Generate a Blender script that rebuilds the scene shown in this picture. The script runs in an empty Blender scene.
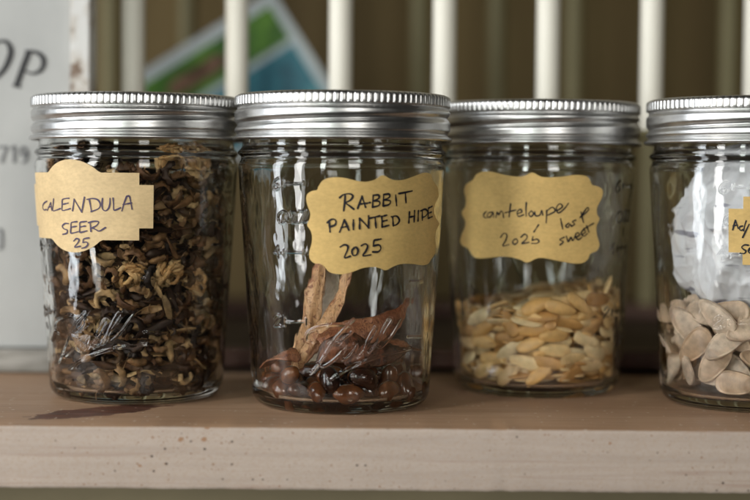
import bpy, bmesh, math, random
import numpy as np
from mathutils import Vector, Matrix, Quaternion, Euler, noise

SC = bpy.context.scene
COL = SC.collection
R = math.radians
random.seed(7)

# ------------------------------------------------------------------ camera
cam_d = bpy.data.cameras.new('camera')
cam = bpy.data.objects.new('camera', cam_d)
COL.objects.link(cam)
SC.camera = cam
CAM_H = 0.09
cam_d.sensor_width = 36.0
cam_d.lens = 72.0
cam_d.clip_start = 0.01
cam_d.clip_end = 50.0
cam_d.dof.use_dof = True
cam_d.dof.focus_distance = 0.593
cam_d.dof.aperture_fstop = 4.2
cam_d.dof.aperture_blades = 9
CAM_ROT = Euler((R(90 - 2.48), 0, 0)).to_matrix() @ Euler((0, 0, R(0.45))).to_matrix()
cam.matrix_world = Matrix.Translation((0, 0, CAM_H)) @ CAM_ROT.to_4x4()

# ------------------------------------------------------------------ room light
world = bpy.data.worlds.new('World')
SC.world = world
world.use_nodes = True
wb = world.node_tree.nodes['Background']
wb.inputs[0].default_value = (1.0, 0.93, 0.80, 1)
wb.inputs[1].default_value = 0.014

def window_or_fill_lamp(az, dist, zc, w, h, power, col):
    """An area lamp for one window light or for added fill, on the photographer's side of the room."""
    d = bpy.data.lights.new('window_or_fill_light', 'AREA')
    d.shape = 'RECTANGLE'; d.size = w; d.size_y = h
    d.energy = power; d.color = col
    o = bpy.data.objects.new('window_or_fill_light', d); COL.objects.link(o)
    a = R(az)
    p = Vector((math.sin(a) * dist, 0.62 - math.cos(a) * dist, zc))
    o.location = p
    o.rotation_euler = (Vector((0.0, 0.63, 0.06)) - p).to_track_quat('-Z', 'Y').to_euler()
    return o
window_or_fill_lamp(-74, 1.35, 0.38, 0.24, 1.16, 9.5, (0.90, 0.955, 1.0))
window_or_fill_lamp(-47, 1.35, 0.38, 0.22, 1.16, 12.5, (0.99, 0.98, 0.95))
window_or_fill_lamp(-20, 1.50, 0.34, 0.14, 0.80, 5.8, (0.93, 1.0, 0.94))
window_or_fill_lamp(14, 1.70, 0.44, 0.36, 0.60, 6.8, (1.0, 0.98, 0.93))  # added fill from the front for the third jar, not a window

SC.view_settings.view_transform = 'Standard'
SC.view_settings.look = 'None'
SC.view_settings.exposure = 0.0
SC.view_settings.gamma = 1.0
cy = SC.cycles
cy.max_bounces = 24
cy.transmission_bounces = 20
cy.transparent_max_bounces = 16
cy.glossy_bounces = 8
cy.diffuse_bounces = 4
cy.caustics_refractive = True
cy.caustics_reflective = True
cy.blur_glossy = 0.3
cy.sample_clamp_indirect = 6.0
cy.use_denoising = True

# ------------------------------------------------------------------ helpers
def link(name, me, mat=None, parent=None):
    o = bpy.data.objects.new(name, me)
    COL.objects.link(o)
    if mat is not None:
        mats = mat if isinstance(mat, (list, tuple)) else [mat]
        for m in mats:
            me.materials.append(m)
    if parent is not None:
        o.parent = parent
    return o

def tag(o, label=None, cat=None, group=None, kind=None):
    if label: o['label'] = label
    if cat: o['category'] = cat
    if group: o['group'] = group
    if kind: o['kind'] = kind
    return o

def thing(name, loc, label, cat, group=None, rz=0.0):
    o = bpy.data.objects.new(name, None)
    COL.objects.link(o)
    o.empty_display_size = 0.02
    o.location = loc
    o.rotation_euler = (0, 0, rz)
    return tag(o, label, cat, group)

def mesh_np(name, verts, faces, smooth=True):
    me = bpy.data.meshes.new(name)
    me.from_pydata([tuple(v) for v in verts], [], [tuple(f) for f in faces])
    if smooth:
        me.polygons.foreach_set('use_smooth', [True] * len(me.polygons))
    me.update()
    return me

def from_bm(name, bm, smooth=False):
    me = bpy.data.meshes.new(name)
    bm.normal_update()
    bm.to_mesh(me); bm.free()
    if smooth:
        me.polygons.foreach_set('use_smooth', [True] * len(me.polygons))
    return me

def box_bm(bm, lo, hi, bevel=0.0, seg=2):
    r = bmesh.ops.create_cube(bm, size=1.0)
    vs = r['verts']
    for v in vs:
        v.co = Vector([lo[i] + (v.co[i] + 0.5) * (hi[i] - lo[i]) for i in range(3)])
    if bevel:
        es = list({e for v in vs for e in v.link_edges})
        bmesh.ops.bevel(bm, geom=es, offset=bevel, segments=seg, affect='EDGES', profile=0.5)

def grid_mesh(name, P, closed_u=True, close_v=False, smooth=True):
    """P: array (nv, nu, 3); u wraps round."""
    nv, nu, _ = P.shape
    idx = np.arange(nv * nu).reshape(nv, nu)
    a = idx[:-1, :]; b = idx[1:, :]
    if closed_u:
        a2 = np.roll(a, -1, 1); b2 = np.roll(b, -1, 1)
    else:
        a2 = a[:, 1:]; b2 = b[:, 1:]; a = a[:, :-1]; b = b[:, :-1]
    F = np.stack([a, a2, b2, b], -1).reshape(-1, 4)
    me = bpy.data.meshes.new(name)
    me.vertices.add(nv * nu)
    me.vertices.foreach_set('co', P.reshape(-1).astype(np.float32))
    me.loops.add(F.size)
    me.loops.foreach_set('vertex_index', F.reshape(-1).astype(np.int32))
    me.polygons.add(len(F))
    me.polygons.foreach_set('loop_start', (np.arange(len(F)) * 4).astype(np.int32))
    me.polygons.foreach_set('loop_total', np.full(len(F), 4, np.int32))
    me.polygons.foreach_set('use_smooth', np.full(len(F), smooth, bool))
    me.update(calc_edges=True)
    me.validate()
    return me

# ---- node helper
class NT:
    def __init__(self, name):
        self.m = bpy.data.materials.new(name)
        self.m.use_nodes = True
        self.t = self.m.node_tree
        self.b = self.t.nodes['Principled BSDF']
        self.out = self.t.nodes['Material Output']
    def n(self, typ, **kw):
        nd = self.t.nodes.new(typ)
        for k, v in kw.items():
            if k.startswith('i_'):
                key = k[2:]
                key = int(key) if key.isdigit() else key
                nd.inputs[key].default_value = v
            else:
                setattr(nd, k, v)
        return nd
    def l(self, a, b):
        self.t.links.new(a, b)
    def coord(self, kind='Object', scale=(1, 1, 1), rot=(0, 0, 0), loc=(0, 0, 0)):
        tc = self.n('ShaderNodeTexCoord')
        mp = self.n('ShaderNodeMapping')
        mp.inputs['Scale'].default_value = scale
        mp.inputs['Rotation'].default_value = rot
        mp.inputs['Location'].default_value = loc
        self.l(tc.outputs[kind], mp.inputs['Vector'])
        return mp.outputs[0]
    def noise(self, vec, scale, detail=4, rough=.5, dist=0.0):
        nd = self.n('ShaderNodeTexNoise')
        nd.inputs['Scale'].default_value = scale
        nd.inputs['Detail'].default_value = detail
        nd.inputs['Roughness'].default_value = rough
        nd.inputs['Distortion'].default_value = dist
        self.l(vec, nd.inputs['Vector'])
        return nd.outputs['Fac']
    def ramp(self, fac, stops, interp='LINEAR'):
        r = self.n('ShaderNodeValToRGB')
        r.color_ramp.interpolation = interp
        e = r.color_ramp.elements
        while len(e) < len(stops): e.new(0.5)
        for k, (p, c) in enumerate(stops):
            e[k].position = p
            e[k].color = (c[0], c[1], c[2], 1) if not isinstance(c, (int, float)) else (c, c, c, 1)
        self.l(fac, r.inputs[0])
        return r.outputs[0]
    def mix(self, fac, a, b, mode='MIX'):
        m = self.n('ShaderNodeMix', data_type='RGBA', blend_type=mode)
        for sock, v in ((m.inputs[0], fac), (m.inputs[6], a), (m.inputs[7], b)):
            if hasattr(v, 'is_output') or isinstance(v, bpy.types.NodeSocket): self.l(v, sock)
            elif isinstance(v, (int, float)): sock.default_value = v if sock == m.inputs[0] else (v, v, v, 1)
            else: sock.default_value = (v[0], v[1], v[2], 1)
        return m.outputs[2]
    def math(self, op, a, b=0.0, clamp=False):
        m = self.n('ShaderNodeMath', operation=op, use_clamp=clamp)
        for i, v in enumerate((a, b)):
            if isinstance(v, bpy.types.NodeSocket): self.l(v, m.inputs[i])
            else: m.inputs[i].default_value = v
        return m.outputs[0]
    def bump(self, h, strength=.3, dist=.001):
        b = self.n('ShaderNodeBump')
        b.inputs['Strength'].default_value = strength
        b.inputs['Distance'].default_value = dist
        self.l(h, b.inputs['Height'])
        self.l(b.outputs[0], self.b.inputs['Normal'])
    def set(self, **kw):
        for k, v in kw.items():
            s = self.b.inputs[k.replace('_', ' ')]
            if isinstance(v, bpy.types.NodeSocket): self.l(v, s)
            elif isinstance(v, tuple) and len(v) == 3: s.default_value = (*v, 1)
            else: s.default_value = v
        return self
# settled positions (tenths of a millimetre) and turns (quaternion, hundredths); first number of each row: which shape
SETTLED = {
    'cal': (
    0,-274,-79,62,0,96,-30,0, 1,-252,-191,79,24,-89,-25,-29, 1,-152,-235,61,1,32,95,0, 2,-63,-262,62,67,0,4,-74, 2,47,-298,70,71,21,24,-63, 0,115,-229,87,28,-51,49,65, 0,194,-224,62,0,98,20,0, 3,265,-125,57,85,0,0,-53, 0,279,-55,69,3,-9,-99,11, 0,-297,-14,75,4,96,-8,25, 3,-230,-184,57,28,0,0,96, 1,-201,-239,75,2,91,42,0, 3,-87,-291,67,74,61,-17,-21, 1,31,-328,82,62,-75,16,17, 2,136,-264,70,13,53,84,8,
    0,253,-172,98,76,50,40,12, 2,309,-120,102,0,-72,24,-65, 3,225,-134,67,44,10,0,-89, 1,-300,-140,82,25,-48,-55,64, 2,-197,-184,86,32,-22,-6,-92, 2,-163,-252,92,17,2,-98,-14, 0,-93,-317,99,71,-68,4,-18, 2,-79,-273,91,78,-9,-1,-61, 2,69,-264,107,66,13,-43,60, 0,-30,-314,116,65,-65,-16,-36, 4,251,-170,452,17,47,-16,85, 3,250,-150,80,61,-66,-40,15, 1,-235,-140,69,14,97,-3,-19, 2,-210,-164,110,32,1,-3,-95,
    3,-212,-244,102,91,20,-21,-31, 2,-120,-240,113,55,1,5,-83, 3,-51,-285,116,20,1,-80,57, 1,89,-316,82,24,2,65,-72, 3,161,-285,95,76,60,20,17, 1,230,-236,103,58,32,70,-28, 3,321,-59,76,50,-39,60,-48, 3,-262,-142,98,57,-4,-21,-79, 0,-264,-88,102,22,-22,94,-16, 0,-216,-196,130,16,-89,43,-5, 0,-29,-270,125,19,67,56,-44, 3,25,-271,97,4,-26,-32,91, 1,129,-263,107,82,47,8,-32, 2,270,-192,84,46,-71,-1,54, 0,274,44,76,4,97,7,23,
    1,310,30,60,100,0,0,-4, 1,-292,116,72,94,23,23,-11, 1,-254,-95,142,74,-24,-26,57, 2,-266,-145,132,65,15,2,-74, 2,-122,-245,136,60,20,10,-77, 3,66,-312,127,1,-100,-8,1, 2,190,-216,90,98,-14,5,-12, 3,246,-127,97,25,34,-58,-70, 3,291,20,126,78,4,-4,63, 3,277,-40,86,89,-8,8,43, 2,-279,90,77,94,24,25,-1, 0,-267,-82,160,22,78,52,28, 3,-245,-214,142,15,-90,41,-2, 3,-123,-279,141,24,-16,94,17, 3,153,-287,132,7,96,25,-10,
    2,181,-206,111,2,-30,-94,15, 2,245,-140,135,25,64,-39,60, 0,286,37,157,14,95,23,18, 3,325,44,87,52,-45,-49,54, 2,-326,-62,102,66,-9,74,2, 0,-276,-26,114,24,-8,96,-6, 0,-152,-213,177,77,-50,37,17, 3,-82,-326,156,2,15,66,73, 3,162,-283,150,6,28,-93,22, 0,80,-268,146,80,4,-1,-59, 3,280,-168,145,49,-14,-5,-86, 1,310,122,229,17,71,30,-62, 0,271,112,85,31,64,30,-63, 0,-258,82,90,13,41,-17,88, 2,-310,39,98,60,9,79,-4,
    3,-227,-225,157,94,15,-3,-32, 0,-155,-259,154,77,-10,-24,58, 2,25,-319,151,7,-68,-73,5, 0,47,-299,170,1,99,-14,-8, 2,329,-61,141,78,-17,-60,5, 1,290,127,79,49,-10,70,51, 3,259,33,91,63,-19,-13,74, 3,-326,46,109,47,-59,-28,59, 1,-304,-95,161,30,-81,40,-30, 3,-247,-223,183,36,-20,-57,71, 0,-46,-252,184,56,-62,-35,-43, 0,82,-267,184,15,79,-58,-15, 2,286,-40,107,12,93,-35,1, 0,330,22,140,64,-23,71,-16,
    0,166,-195,190,67,-40,-59,-22, 1,228,111,85,64,52,-48,-30, 4,-294,84,493,10,-77,38,50, 0,-142,-271,192,35,-60,71,-9, 0,-43,-313,181,78,-39,22,43, 3,85,-250,203,97,-2,21,9, 0,209,-212,137,0,-52,85,-9, 3,138,-267,192,51,-72,-39,24, 3,294,-108,149,25,66,-70,-1, 1,260,-93,161,77,27,57,3, 1,278,58,112,8,53,-84,-9, 1,-314,-32,132,100,-7,5,4, 2,-302,-28,152,8,44,88,-13, 2,-223,-197,168,51,31,-74,30, 2,-64,-278,189,50,57,-56,34,
    2,150,-252,160,10,-14,15,97, 3,288,-108,168,55,-25,-3,-80, 1,230,-117,113,13,44,-49,-74, 1,247,-71,153,8,63,-18,75, 2,258,97,157,9,10,98,-17, 0,-270,78,132,5,11,-14,98, 0,-287,14,158,23,81,53,-10, 3,-243,-146,163,96,18,-14,-15, 1,-3,-278,201,91,21,29,-20, 1,92,-260,224,14,33,-89,-27, 0,226,-209,183,94,29,-3,-20, 1,316,-118,186,67,17,72,-7, 2,232,-137,178,30,-93,19,-6, 0,294,24,190,49,-12,3,86, 2,-317,92,135,3,-67,27,70,
    2,-296,46,166,44,-15,20,86, 0,-219,-196,208,31,5,-1,95, 2,27,-297,211,16,8,26,-95, 1,141,-282,223,10,-22,94,22, 2,237,-169,183,92,31,-2,-25, 1,296,-103,206,90,-16,-39,13, 2,304,-40,169,79,-31,42,-33, 2,302,96,162,28,-51,-65,49, 0,-238,97,194,34,-44,53,-64, 0,-299,86,174,98,-17,2,-14, 2,-199,-256,215,22,-87,-43,11, 3,-86,-325,215,67,70,-25,7, 0,178,-247,202,16,-52,30,-78, 1,287,-176,189,64,44,63,4,
    2,270,-74,225,13,-98,-5,-11, 0,331,-46,202,11,63,-19,-74, 1,267,-125,273,68,32,-9,-65, 0,-241,138,128,0,0,71,-71, 1,-252,-109,204,29,-35,-9,88, 2,-300,-111,188,12,-92,-12,-35, 0,-9,-283,240,0,26,92,30, 1,213,-263,193,72,-61,-32,11, 2,225,-119,234,11,-60,37,-70, 0,267,-140,234,6,-98,17,3, 2,272,-38,164,80,-35,47,-11, 2,327,-12,238,86,-12,-47,-13, 0,-291,100,194,98,-17,2,-11, 0,-273,-46,207,34,-14,93,-5,
    3,-80,-242,232,33,-6,72,62, 0,-218,-173,233,3,32,-94,8, 0,164,-200,263,50,-25,-73,-38, 1,223,-218,228,28,-96,1,-9, 2,290,-99,257,0,3,-100,-2, 0,179,-205,303,50,-63,-59,-6, 0,260,-187,346,28,-5,15,95, 1,-302,110,216,17,97,-17,-1, 3,-328,-1,200,12,-69,70,13, 1,-186,-239,236,81,15,20,54, 3,-181,-288,227,73,-59,35,-2, 0,183,-256,249,18,-46,-87,-1, 1,270,-209,245,25,-40,61,-64, 2,306,-135,314,67,50,39,38,
    3,216,-147,258,38,-76,-48,-21, 1,256,102,132,6,72,-69,7, 0,-277,30,249,6,8,-8,99, 0,-275,41,213,5,2,-30,95, 1,-264,-197,236,15,-47,-28,82, 0,-204,-191,263,35,7,-5,-93, 3,-132,-303,230,68,-63,8,-37, 3,-94,-285,241,92,-30,13,22, 0,95,-306,226,6,-34,-76,-55, 0,107,-253,264,80,31,19,-47, 4,297,89,655,45,-86,-19,-15, 2,-308,15,224,98,18,-2,9, 3,-310,-111,207,54,-19,-22,79, 1,-274,-164,192,67,68,17,25, 0,-244,-239,283,66,-25,64,29,
    0,-153,-250,248,9,93,-31,-17, 3,8,-262,277,98,17,-8,8, 0,54,-314,242,86,45,-1,-24, 1,228,-210,210,9,0,96,28, 1,328,-94,270,13,-68,26,-68, 1,-341,-10,244,30,-62,28,-66, 1,-304,-38,231,8,-99,14,2, 3,-267,-76,236,74,-10,-29,60, 0,-285,-15,273,5,78,58,22, 0,-118,-255,267,6,94,30,-14, 3,-27,-318,235,19,-7,-41,89, 3,224,-261,278,70,-62,-29,20, 3,243,-199,256,47,-11,14,-86, 1,288,-189,303,71,-34,-61,-7, 3,-327,99,252,31,-52,48,-63,
    3,-281,106,233,39,-18,-5,-90, 0,-194,-205,293,98,8,-12,17, 2,-280,-120,240,25,-46,85,2, 3,-41,-305,263,5,-100,0,4, 2,108,-231,325,56,-66,10,48, 1,109,-296,277,79,0,13,60, 0,244,-168,288,94,18,12,25, 1,276,-14,216,56,10,-7,82, 0,-241,138,341,0,0,-71,71, 0,-261,115,254,5,71,-70,-1, 2,-297,-168,250,35,72,-4,-60, 0,-264,-145,282,54,-60,59,1, 3,-218,-127,291,14,66,26,-69, 0,-35,-339,283,51,-51,-43,-54,
    3,147,-258,286,10,-5,-94,-32, 2,233,-256,324,17,67,-38,62, 3,206,-181,358,73,-8,50,47, 3,-344,-8,291,53,-48,48,-50, 3,-276,-76,253,25,-12,-16,95, 2,-329,-93,268,2,-65,-17,-74, 0,-294,-68,296,12,16,9,-98, 2,-145,-252,296,0,-41,-91,4, 0,44,-339,291,67,72,-8,16, 0,142,-268,305,77,32,-12,54, 2,198,-213,322,43,-76,-49,3, 1,320,-136,363,35,-72,-6,59, 1,-321,117,303,2,56,-32,76, 3,-262,116,274,22,-5,-2,-98,
    2,-283,-86,271,19,-49,85,2, 1,-136,-312,293,20,-9,-63,74, 0,47,-273,311,75,34,1,-57, 3,178,-240,314,13,-40,-35,-84, 1,216,-250,343,40,18,-53,-72, 3,258,-175,320,6,53,-83,16, 1,189,-221,355,46,-3,42,-78, 0,-262,114,335,66,58,-40,24, 1,-268,56,274,100,-3,4,8, 3,-248,-37,323,41,63,-33,-58, 0,-142,-244,318,97,-3,3,23, 3,137,-306,305,1,-21,94,25, 3,190,-256,358,33,-22,88,-25, 3,203,-247,410,83,-13,-53,-11,
    3,263,-12,253,70,9,19,68, 0,315,54,239,29,-79,1,54, 2,-260,90,331,66,70,10,-27, 3,-280,32,304,20,-82,-50,21, 0,-301,-164,321,54,-6,-75,37, 0,-6,-292,300,35,-31,86,21, 0,161,-245,396,10,65,14,-74, 1,-249,-191,300,77,22,-58,17, 4,161,-260,496,23,85,-17,45, 1,230,-264,400,49,-72,6,49, 2,300,116,197,48,76,-37,-25, 0,-324,82,331,74,46,44,20, 0,-312,40,314,10,57,-15,80, 0,-274,32,324,6,29,-4,95, 0,-154,-205,362,68,-39,58,22,
    0,-64,-279,305,36,-54,75,8, 3,165,-307,366,67,45,56,-21, 3,186,-296,397,21,56,-45,66, 0,287,66,230,31,-86,12,38, 1,315,-9,257,84,1,-41,-37, 0,-294,53,367,70,16,24,66, 0,-203,-244,331,58,-25,73,26, 1,-216,-180,327,15,58,-79,-8, 2,-219,-266,339,63,32,-65,28, 2,-181,-212,358,33,-68,-29,-59, 1,-30,-254,362,56,-59,44,38, 0,118,-264,353,34,-89,-18,-24, 0,82,-301,337,70,38,12,-59, 0,243,137,199,4,-4,70,71,
    2,-346,19,341,21,-66,-22,68, 2,-301,-14,341,51,-16,-30,79, 1,-253,-196,349,29,56,58,51, 0,-283,-91,321,19,-52,83,2, 0,-107,-261,364,66,41,-41,48, 1,-85,-304,306,54,-5,-40,74, 2,-44,-344,342,47,47,-59,46, 3,42,-263,364,30,-92,-21,-16, 1,241,94,196,35,73,7,-59, 3,-306,98,394,54,47,65,26, 2,-349,-3,384,65,21,-70,-22, 1,-338,-74,326,66,35,-63,-22, 1,-259,-106,355,0,-28,-89,-36, 1,-91,-237,355,68,70,-10,-18,
    2,-106,-292,351,44,52,44,-59, 1,-32,-295,341,58,26,17,-75, 2,112,-337,479,14,8,-68,-71, 1,257,-120,317,32,47,77,-28, 0,-267,24,409,49,15,85,13, 1,-270,-57,352,8,-82,56,-8, 2,-354,-24,470,53,-50,47,-50, 0,-264,-225,379,72,-45,53,-2, 1,-313,-113,352,22,45,-34,-79, 1,-207,-238,377,44,-10,2,-89, 3,94,-331,358,19,-2,81,-56, 3,239,-85,344,31,-73,-18,58, 1,315,119,287,47,-1,84,26, 3,-328,98,397,32,-59,41,-61,
    3,-290,75,397,26,-59,61,-45, 0,-236,-146,390,18,-24,90,30, 1,-301,-55,366,76,-16,-16,62, 0,-255,-128,368,68,18,-31,63, 3,-91,-314,349,73,66,-14,-2, 2,25,-325,344,22,52,-68,46, 3,121,-314,445,45,-24,-64,-57, 3,234,99,260,56,61,-46,-31, 2,-355,23,475,50,47,50,53, 2,-294,-10,397,50,-62,55,-25, 2,-343,-68,392,60,23,66,40, 0,-36,-268,405,54,-83,10,10, 2,16,-318,368,68,-26,-37,-58, 0,50,-277,416,31,-72,62,7,
    0,68,-268,392,74,33,13,-57, 2,114,-247,424,73,-36,35,-47, 0,296,39,281,96,10,-25,11, 0,-316,-12,408,21,-48,-33,79, 0,-274,138,574,43,-43,56,56, 3,-311,-90,442,21,-53,-54,-62, 0,-185,-245,396,11,-86,-48,14, 0,-170,-192,430,71,-55,45,2, 3,102,-293,452,65,15,-73,15, 0,268,46,364,37,40,-78,-30, 3,114,-315,384,30,6,-47,-83, 2,256,-2,322,11,71,-2,-70, 3,-329,-20,434,17,69,36,61, 3,-338,-90,429,76,-28,57,-15,
    2,-261,-63,402,69,-23,-68,6, 3,-182,-298,372,11,27,64,71, 0,-73,-340,398,41,32,-66,54, 2,14,-349,394,39,28,60,-64, 1,-10,-309,382,34,51,76,-20, 2,67,-333,421,38,82,-33,28, 0,274,-52,281,5,99,-7,-9, 2,-311,-50,436,88,42,15,16, 3,-358,-30,535,36,56,38,64, 0,-274,-170,402,52,-8,-69,50, 0,-231,-174,421,36,-80,-12,-46, 2,-53,-308,405,58,-28,-50,-58, 3,-203,-286,412,13,29,63,70, 4,20,-304,484,55,70,-35,29,
    0,256,134,299,75,63,-6,18, 0,276,112,318,36,-82,28,34, 2,-290,-8,478,76,-26,11,-59, 2,-335,116,593,41,-58,-13,70, 1,-190,-229,425,17,-68,-70,9, 1,-131,-291,392,94,12,14,29, 1,-85,-323,450,30,-35,-47,-75, 1,-58,-285,434,46,43,-42,65, 1,-46,-350,487,62,-64,-17,-42, 0,262,111,362,10,-26,-91,-30, 1,340,50,289,67,-26,68,-14, 3,-313,-115,457,11,50,19,84, 1,-269,-94,446,20,-20,14,-95, 2,-328,-126,446,45,-58,19,-65,
    0,-268,-155,470,92,21,-12,32, 2,-113,-249,415,17,-87,-45,5, 2,-211,-153,490,81,34,-47,-1, 2,-113,-260,436,16,-96,-12,21, 1,283,121,395,74,18,-10,64, 1,273,46,298,8,-96,-17,-20, 2,-290,-50,458,8,64,-59,-48, 3,-357,-23,576,59,-32,-60,42, 0,-293,-192,433,54,-4,-73,42, 0,-278,16,526,4,1,-40,91, 2,-227,-116,458,61,6,70,35, 3,-113,-333,435,70,-65,-4,-29, 1,207,-175,519,85,19,-32,-37, 1,300,72,393,15,-2,19,-97,
    2,326,-61,330,2,-10,-99,5, 0,-298,-77,496,5,77,-48,-41, 0,-250,138,684,57,-57,41,41, 0,-335,-123,543,38,-67,16,-62, 2,-242,-201,468,42,7,29,-86, 0,-143,-322,479,73,-59,35,2, 0,-180,-275,439,14,46,-86,-16, 2,330,-122,426,18,60,-34,-70, 3,278,-103,337,83,-47,-22,-22, 0,333,88,342,69,-16,71,3, 2,-359,-54,611,22,-63,-36,65, 1,-250,-47,484,46,-48,-52,54, 3,-356,76,610,39,63,20,64, 2,-260,-74,520,29,-91,12,-28,
    0,-252,-246,482,66,54,-52,-2, 0,-113,-264,464,30,-37,-88,-6, 0,319,45,340,70,-6,70,16, 1,315,-34,293,10,35,-92,-12, 1,293,-1,313,46,-59,1,67, 0,-311,-37,544,3,-38,60,70, 1,-309,-178,498,22,-49,-55,63, 0,-266,-124,516,61,-2,-26,75, 2,-313,-121,572,77,-21,60,7, 0,-220,-205,494,4,-5,-28,96, 3,-169,-250,472,91,10,-3,40, 1,235,100,409,53,-13,-73,42, 2,81,-285,527,4,-34,-7,-94, 1,316,-76,311,9,9,4,99, 3,-277,113,572,63,77,11,-1,
    3,-226,109,528,61,10,-70,-36, 2,-334,40,570,11,92,12,37, 1,-287,-175,534,65,-63,28,-31, 2,-298,-108,538,10,19,17,-96, 3,-148,-294,501,34,-3,-78,52, 1,-167,-222,507,25,-74,57,25, 2,302,-60,350,2,91,-41,-1, 3,346,10,323,7,72,13,67, 1,-323,116,654,5,34,-26,90, 0,-316,16,556,50,-25,-22,80, 0,-307,27,620,60,-11,-78,-15, 2,-262,-60,563,10,-1,9,-99, 2,-211,-166,540,12,-30,93,16, 3,-114,-286,492,18,-92,26,22,
    3,117,-234,550,18,11,-17,-96, 0,282,10,383,19,-18,-92,-28, 0,332,108,410,64,4,73,24, 0,-258,0,619,67,30,64,22, 0,-262,95,628,10,5,-46,88, 2,-256,-168,544,55,20,-81,-6, 3,-302,-195,550,17,48,49,71, 3,-102,-250,489,32,28,-13,90, 0,115,-316,568,80,16,-6,-58, 3,340,-52,372,52,55,49,42, 0,-49,-252,524,18,-27,-65,-68, 1,342,94,474,41,66,-20,-60, 2,-323,51,621,62,-35,-70,5, 0,-278,90,660,56,29,28,-73, 0,-278,-86,580,8,-33,93,14,
    3,-74,-270,529,73,-66,-3,-15, 0,348,15,414,74,-11,-64,13, 1,-200,-252,504,46,27,30,-79, 4,263,-157,911,9,-86,22,46, 2,306,75,443,2,1,48,-88, 0,249,114,446,9,-48,-56,67, 1,-338,64,613,35,-77,-17,51, 1,-256,-222,530,68,-60,26,-32, 1,-219,-166,561,35,12,15,-92, 0,-286,16,630,9,67,-40,-62, 2,-246,-107,598,6,-18,97,15, 3,-45,-320,518,27,-33,-40,81, 1,127,-316,548,66,18,-3,-73, 1,342,47,693,37,-88,6,30,
    0,278,122,450,38,4,72,58, 0,-264,122,616,64,37,-24,63, 2,-318,103,703,84,15,-28,-44, 0,-364,-46,715,56,49,-53,-40, 3,-236,-173,579,9,-94,32,4, 3,-187,-211,540,95,31,-2,-5, 0,289,-91,394,94,-1,2,-36, 3,306,-79,422,50,-50,50,-50, 1,241,-131,352,37,72,58,-2, 2,294,-75,371,92,-1,2,-40, 2,-363,37,643,24,-64,-21,69, 0,-272,-54,639,1,21,23,-95, 2,-344,-116,616,60,13,69,38, 2,-137,-233,554,22,-48,80,30, 3,-118,-303,512,94,1,26,-23,
    0,250,-68,441,36,56,-42,-62, 2,348,-59,448,70,9,71,-4, 3,286,-27,383,34,-87,-35,0, 2,329,125,852,69,-49,15,-51, 1,-257,91,708,4,-8,-84,-54, 0,-329,-40,651,47,35,-77,-26, 1,-335,40,681,12,19,-91,-36, 1,-302,72,671,27,-68,-57,-36, 2,-322,-170,625,41,-67,10,-61, 2,46,-356,554,50,62,-43,43, 2,256,-80,507,6,98,-20,-1, 0,284,26,443,5,-59,80,10, 2,282,13,415,14,-38,-90,-17, 2,-325,-102,615,60,4,-78,18, 0,-274,114,846,59,-25,-39,-66,
    3,-272,-237,560,5,49,51,71, 2,-201,-241,541,16,-40,85,30, 0,-204,-291,527,8,47,55,-68, 3,-44,-301,551,13,9,35,-92, 0,288,94,503,42,-90,-3,-10, 1,353,34,474,74,-7,-66,16, 2,308,133,492,0,28,66,70, 2,-246,122,727,52,-79,31,11, 2,-309,-66,657,40,10,-87,-27, 2,-368,9,695,55,42,55,47, 1,30,-256,557,24,-17,-61,-74, 0,-85,-263,570,7,-59,-72,-34, 0,259,-22,550,73,-12,65,-16, 0,263,31,495,28,-77,-25,52, 2,238,91,504,21,-50,-46,70,
    2,255,97,726,96,21,-16,8, 1,-341,-24,615,31,71,-34,-54, 2,-289,-159,634,93,28,-8,20, 1,-223,-161,603,55,-4,-17,82, 0,279,-60,441,68,-12,-72,-7, 1,-159,-278,563,16,72,63,-26, 3,-112,-322,529,26,17,-8,95, 0,344,-81,518,39,-47,54,-58, 1,327,-34,411,19,-58,-26,75, 0,351,81,878,73,8,67,-9, 2,-312,136,749,35,-39,-67,-52, 1,-273,-190,584,9,32,26,-90, 1,-220,-259,572,63,44,-57,27, 1,-281,-229,630,25,-24,-69,63,
    1,308,-137,496,22,21,8,95, 2,324,-7,491,9,-89,13,-42, 1,356,-19,507,51,50,55,43, 3,324,-16,462,35,-58,69,-25, 0,290,26,493,28,-77,-25,52, 0,-317,42,709,39,-23,36,-82, 0,-199,-210,599,30,11,-36,88, 0,-246,-136,623,8,83,50,23, 2,-165,-245,587,59,22,45,-63, 2,302,-66,501,46,26,-84,-10, 4,292,76,811,16,71,5,-69, 0,348,76,544,62,16,72,28, 1,296,86,531,33,-81,42,22, 2,364,19,643,59,-41,61,-33, 3,-334,-129,671,56,4,-3,83,
    2,-268,-196,634,34,-84,-40,12, 2,-263,-71,665,12,-18,95,21, 0,189,-174,562,57,-2,-71,-42, 1,-126,-260,599,55,-83,8,-2, 0,287,37,563,17,77,-39,-48, 1,246,-224,516,23,-11,9,-96, 2,325,-7,522,8,-93,-6,-36, 0,327,120,754,49,-71,51,-1, 0,-257,125,786,65,44,31,-54, 3,-303,-7,699,85,-49,14,11, 0,-109,-232,632,38,-58,-40,-60, 3,-121,-285,588,82,55,4,-17, 3,17,-342,565,81,-58,-1,4, 3,-87,-321,557,2,-6,-94,-35,
    1,325,-143,532,19,-73,-2,65, 2,255,-113,529,3,-100,4,7, 2,361,-4,583,74,2,-67,-3, 2,-287,89,748,84,47,-23,14, 3,-302,-94,658,45,44,-8,78, 2,-77,-351,551,45,-35,62,54, 0,-263,40,701,34,32,-64,-61, 3,16,-325,571,4,2,-62,-78, 1,243,-259,473,65,66,32,22, 2,276,-174,529,7,92,-37,-11, 2,299,-28,549,11,-83,17,52, 0,366,40,740,29,-71,22,-61, 2,-267,-25,715,3,8,29,-95, 2,-339,120,809,72,-55,-31,30, 1,-294,26,745,77,-25,-11,57,
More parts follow.
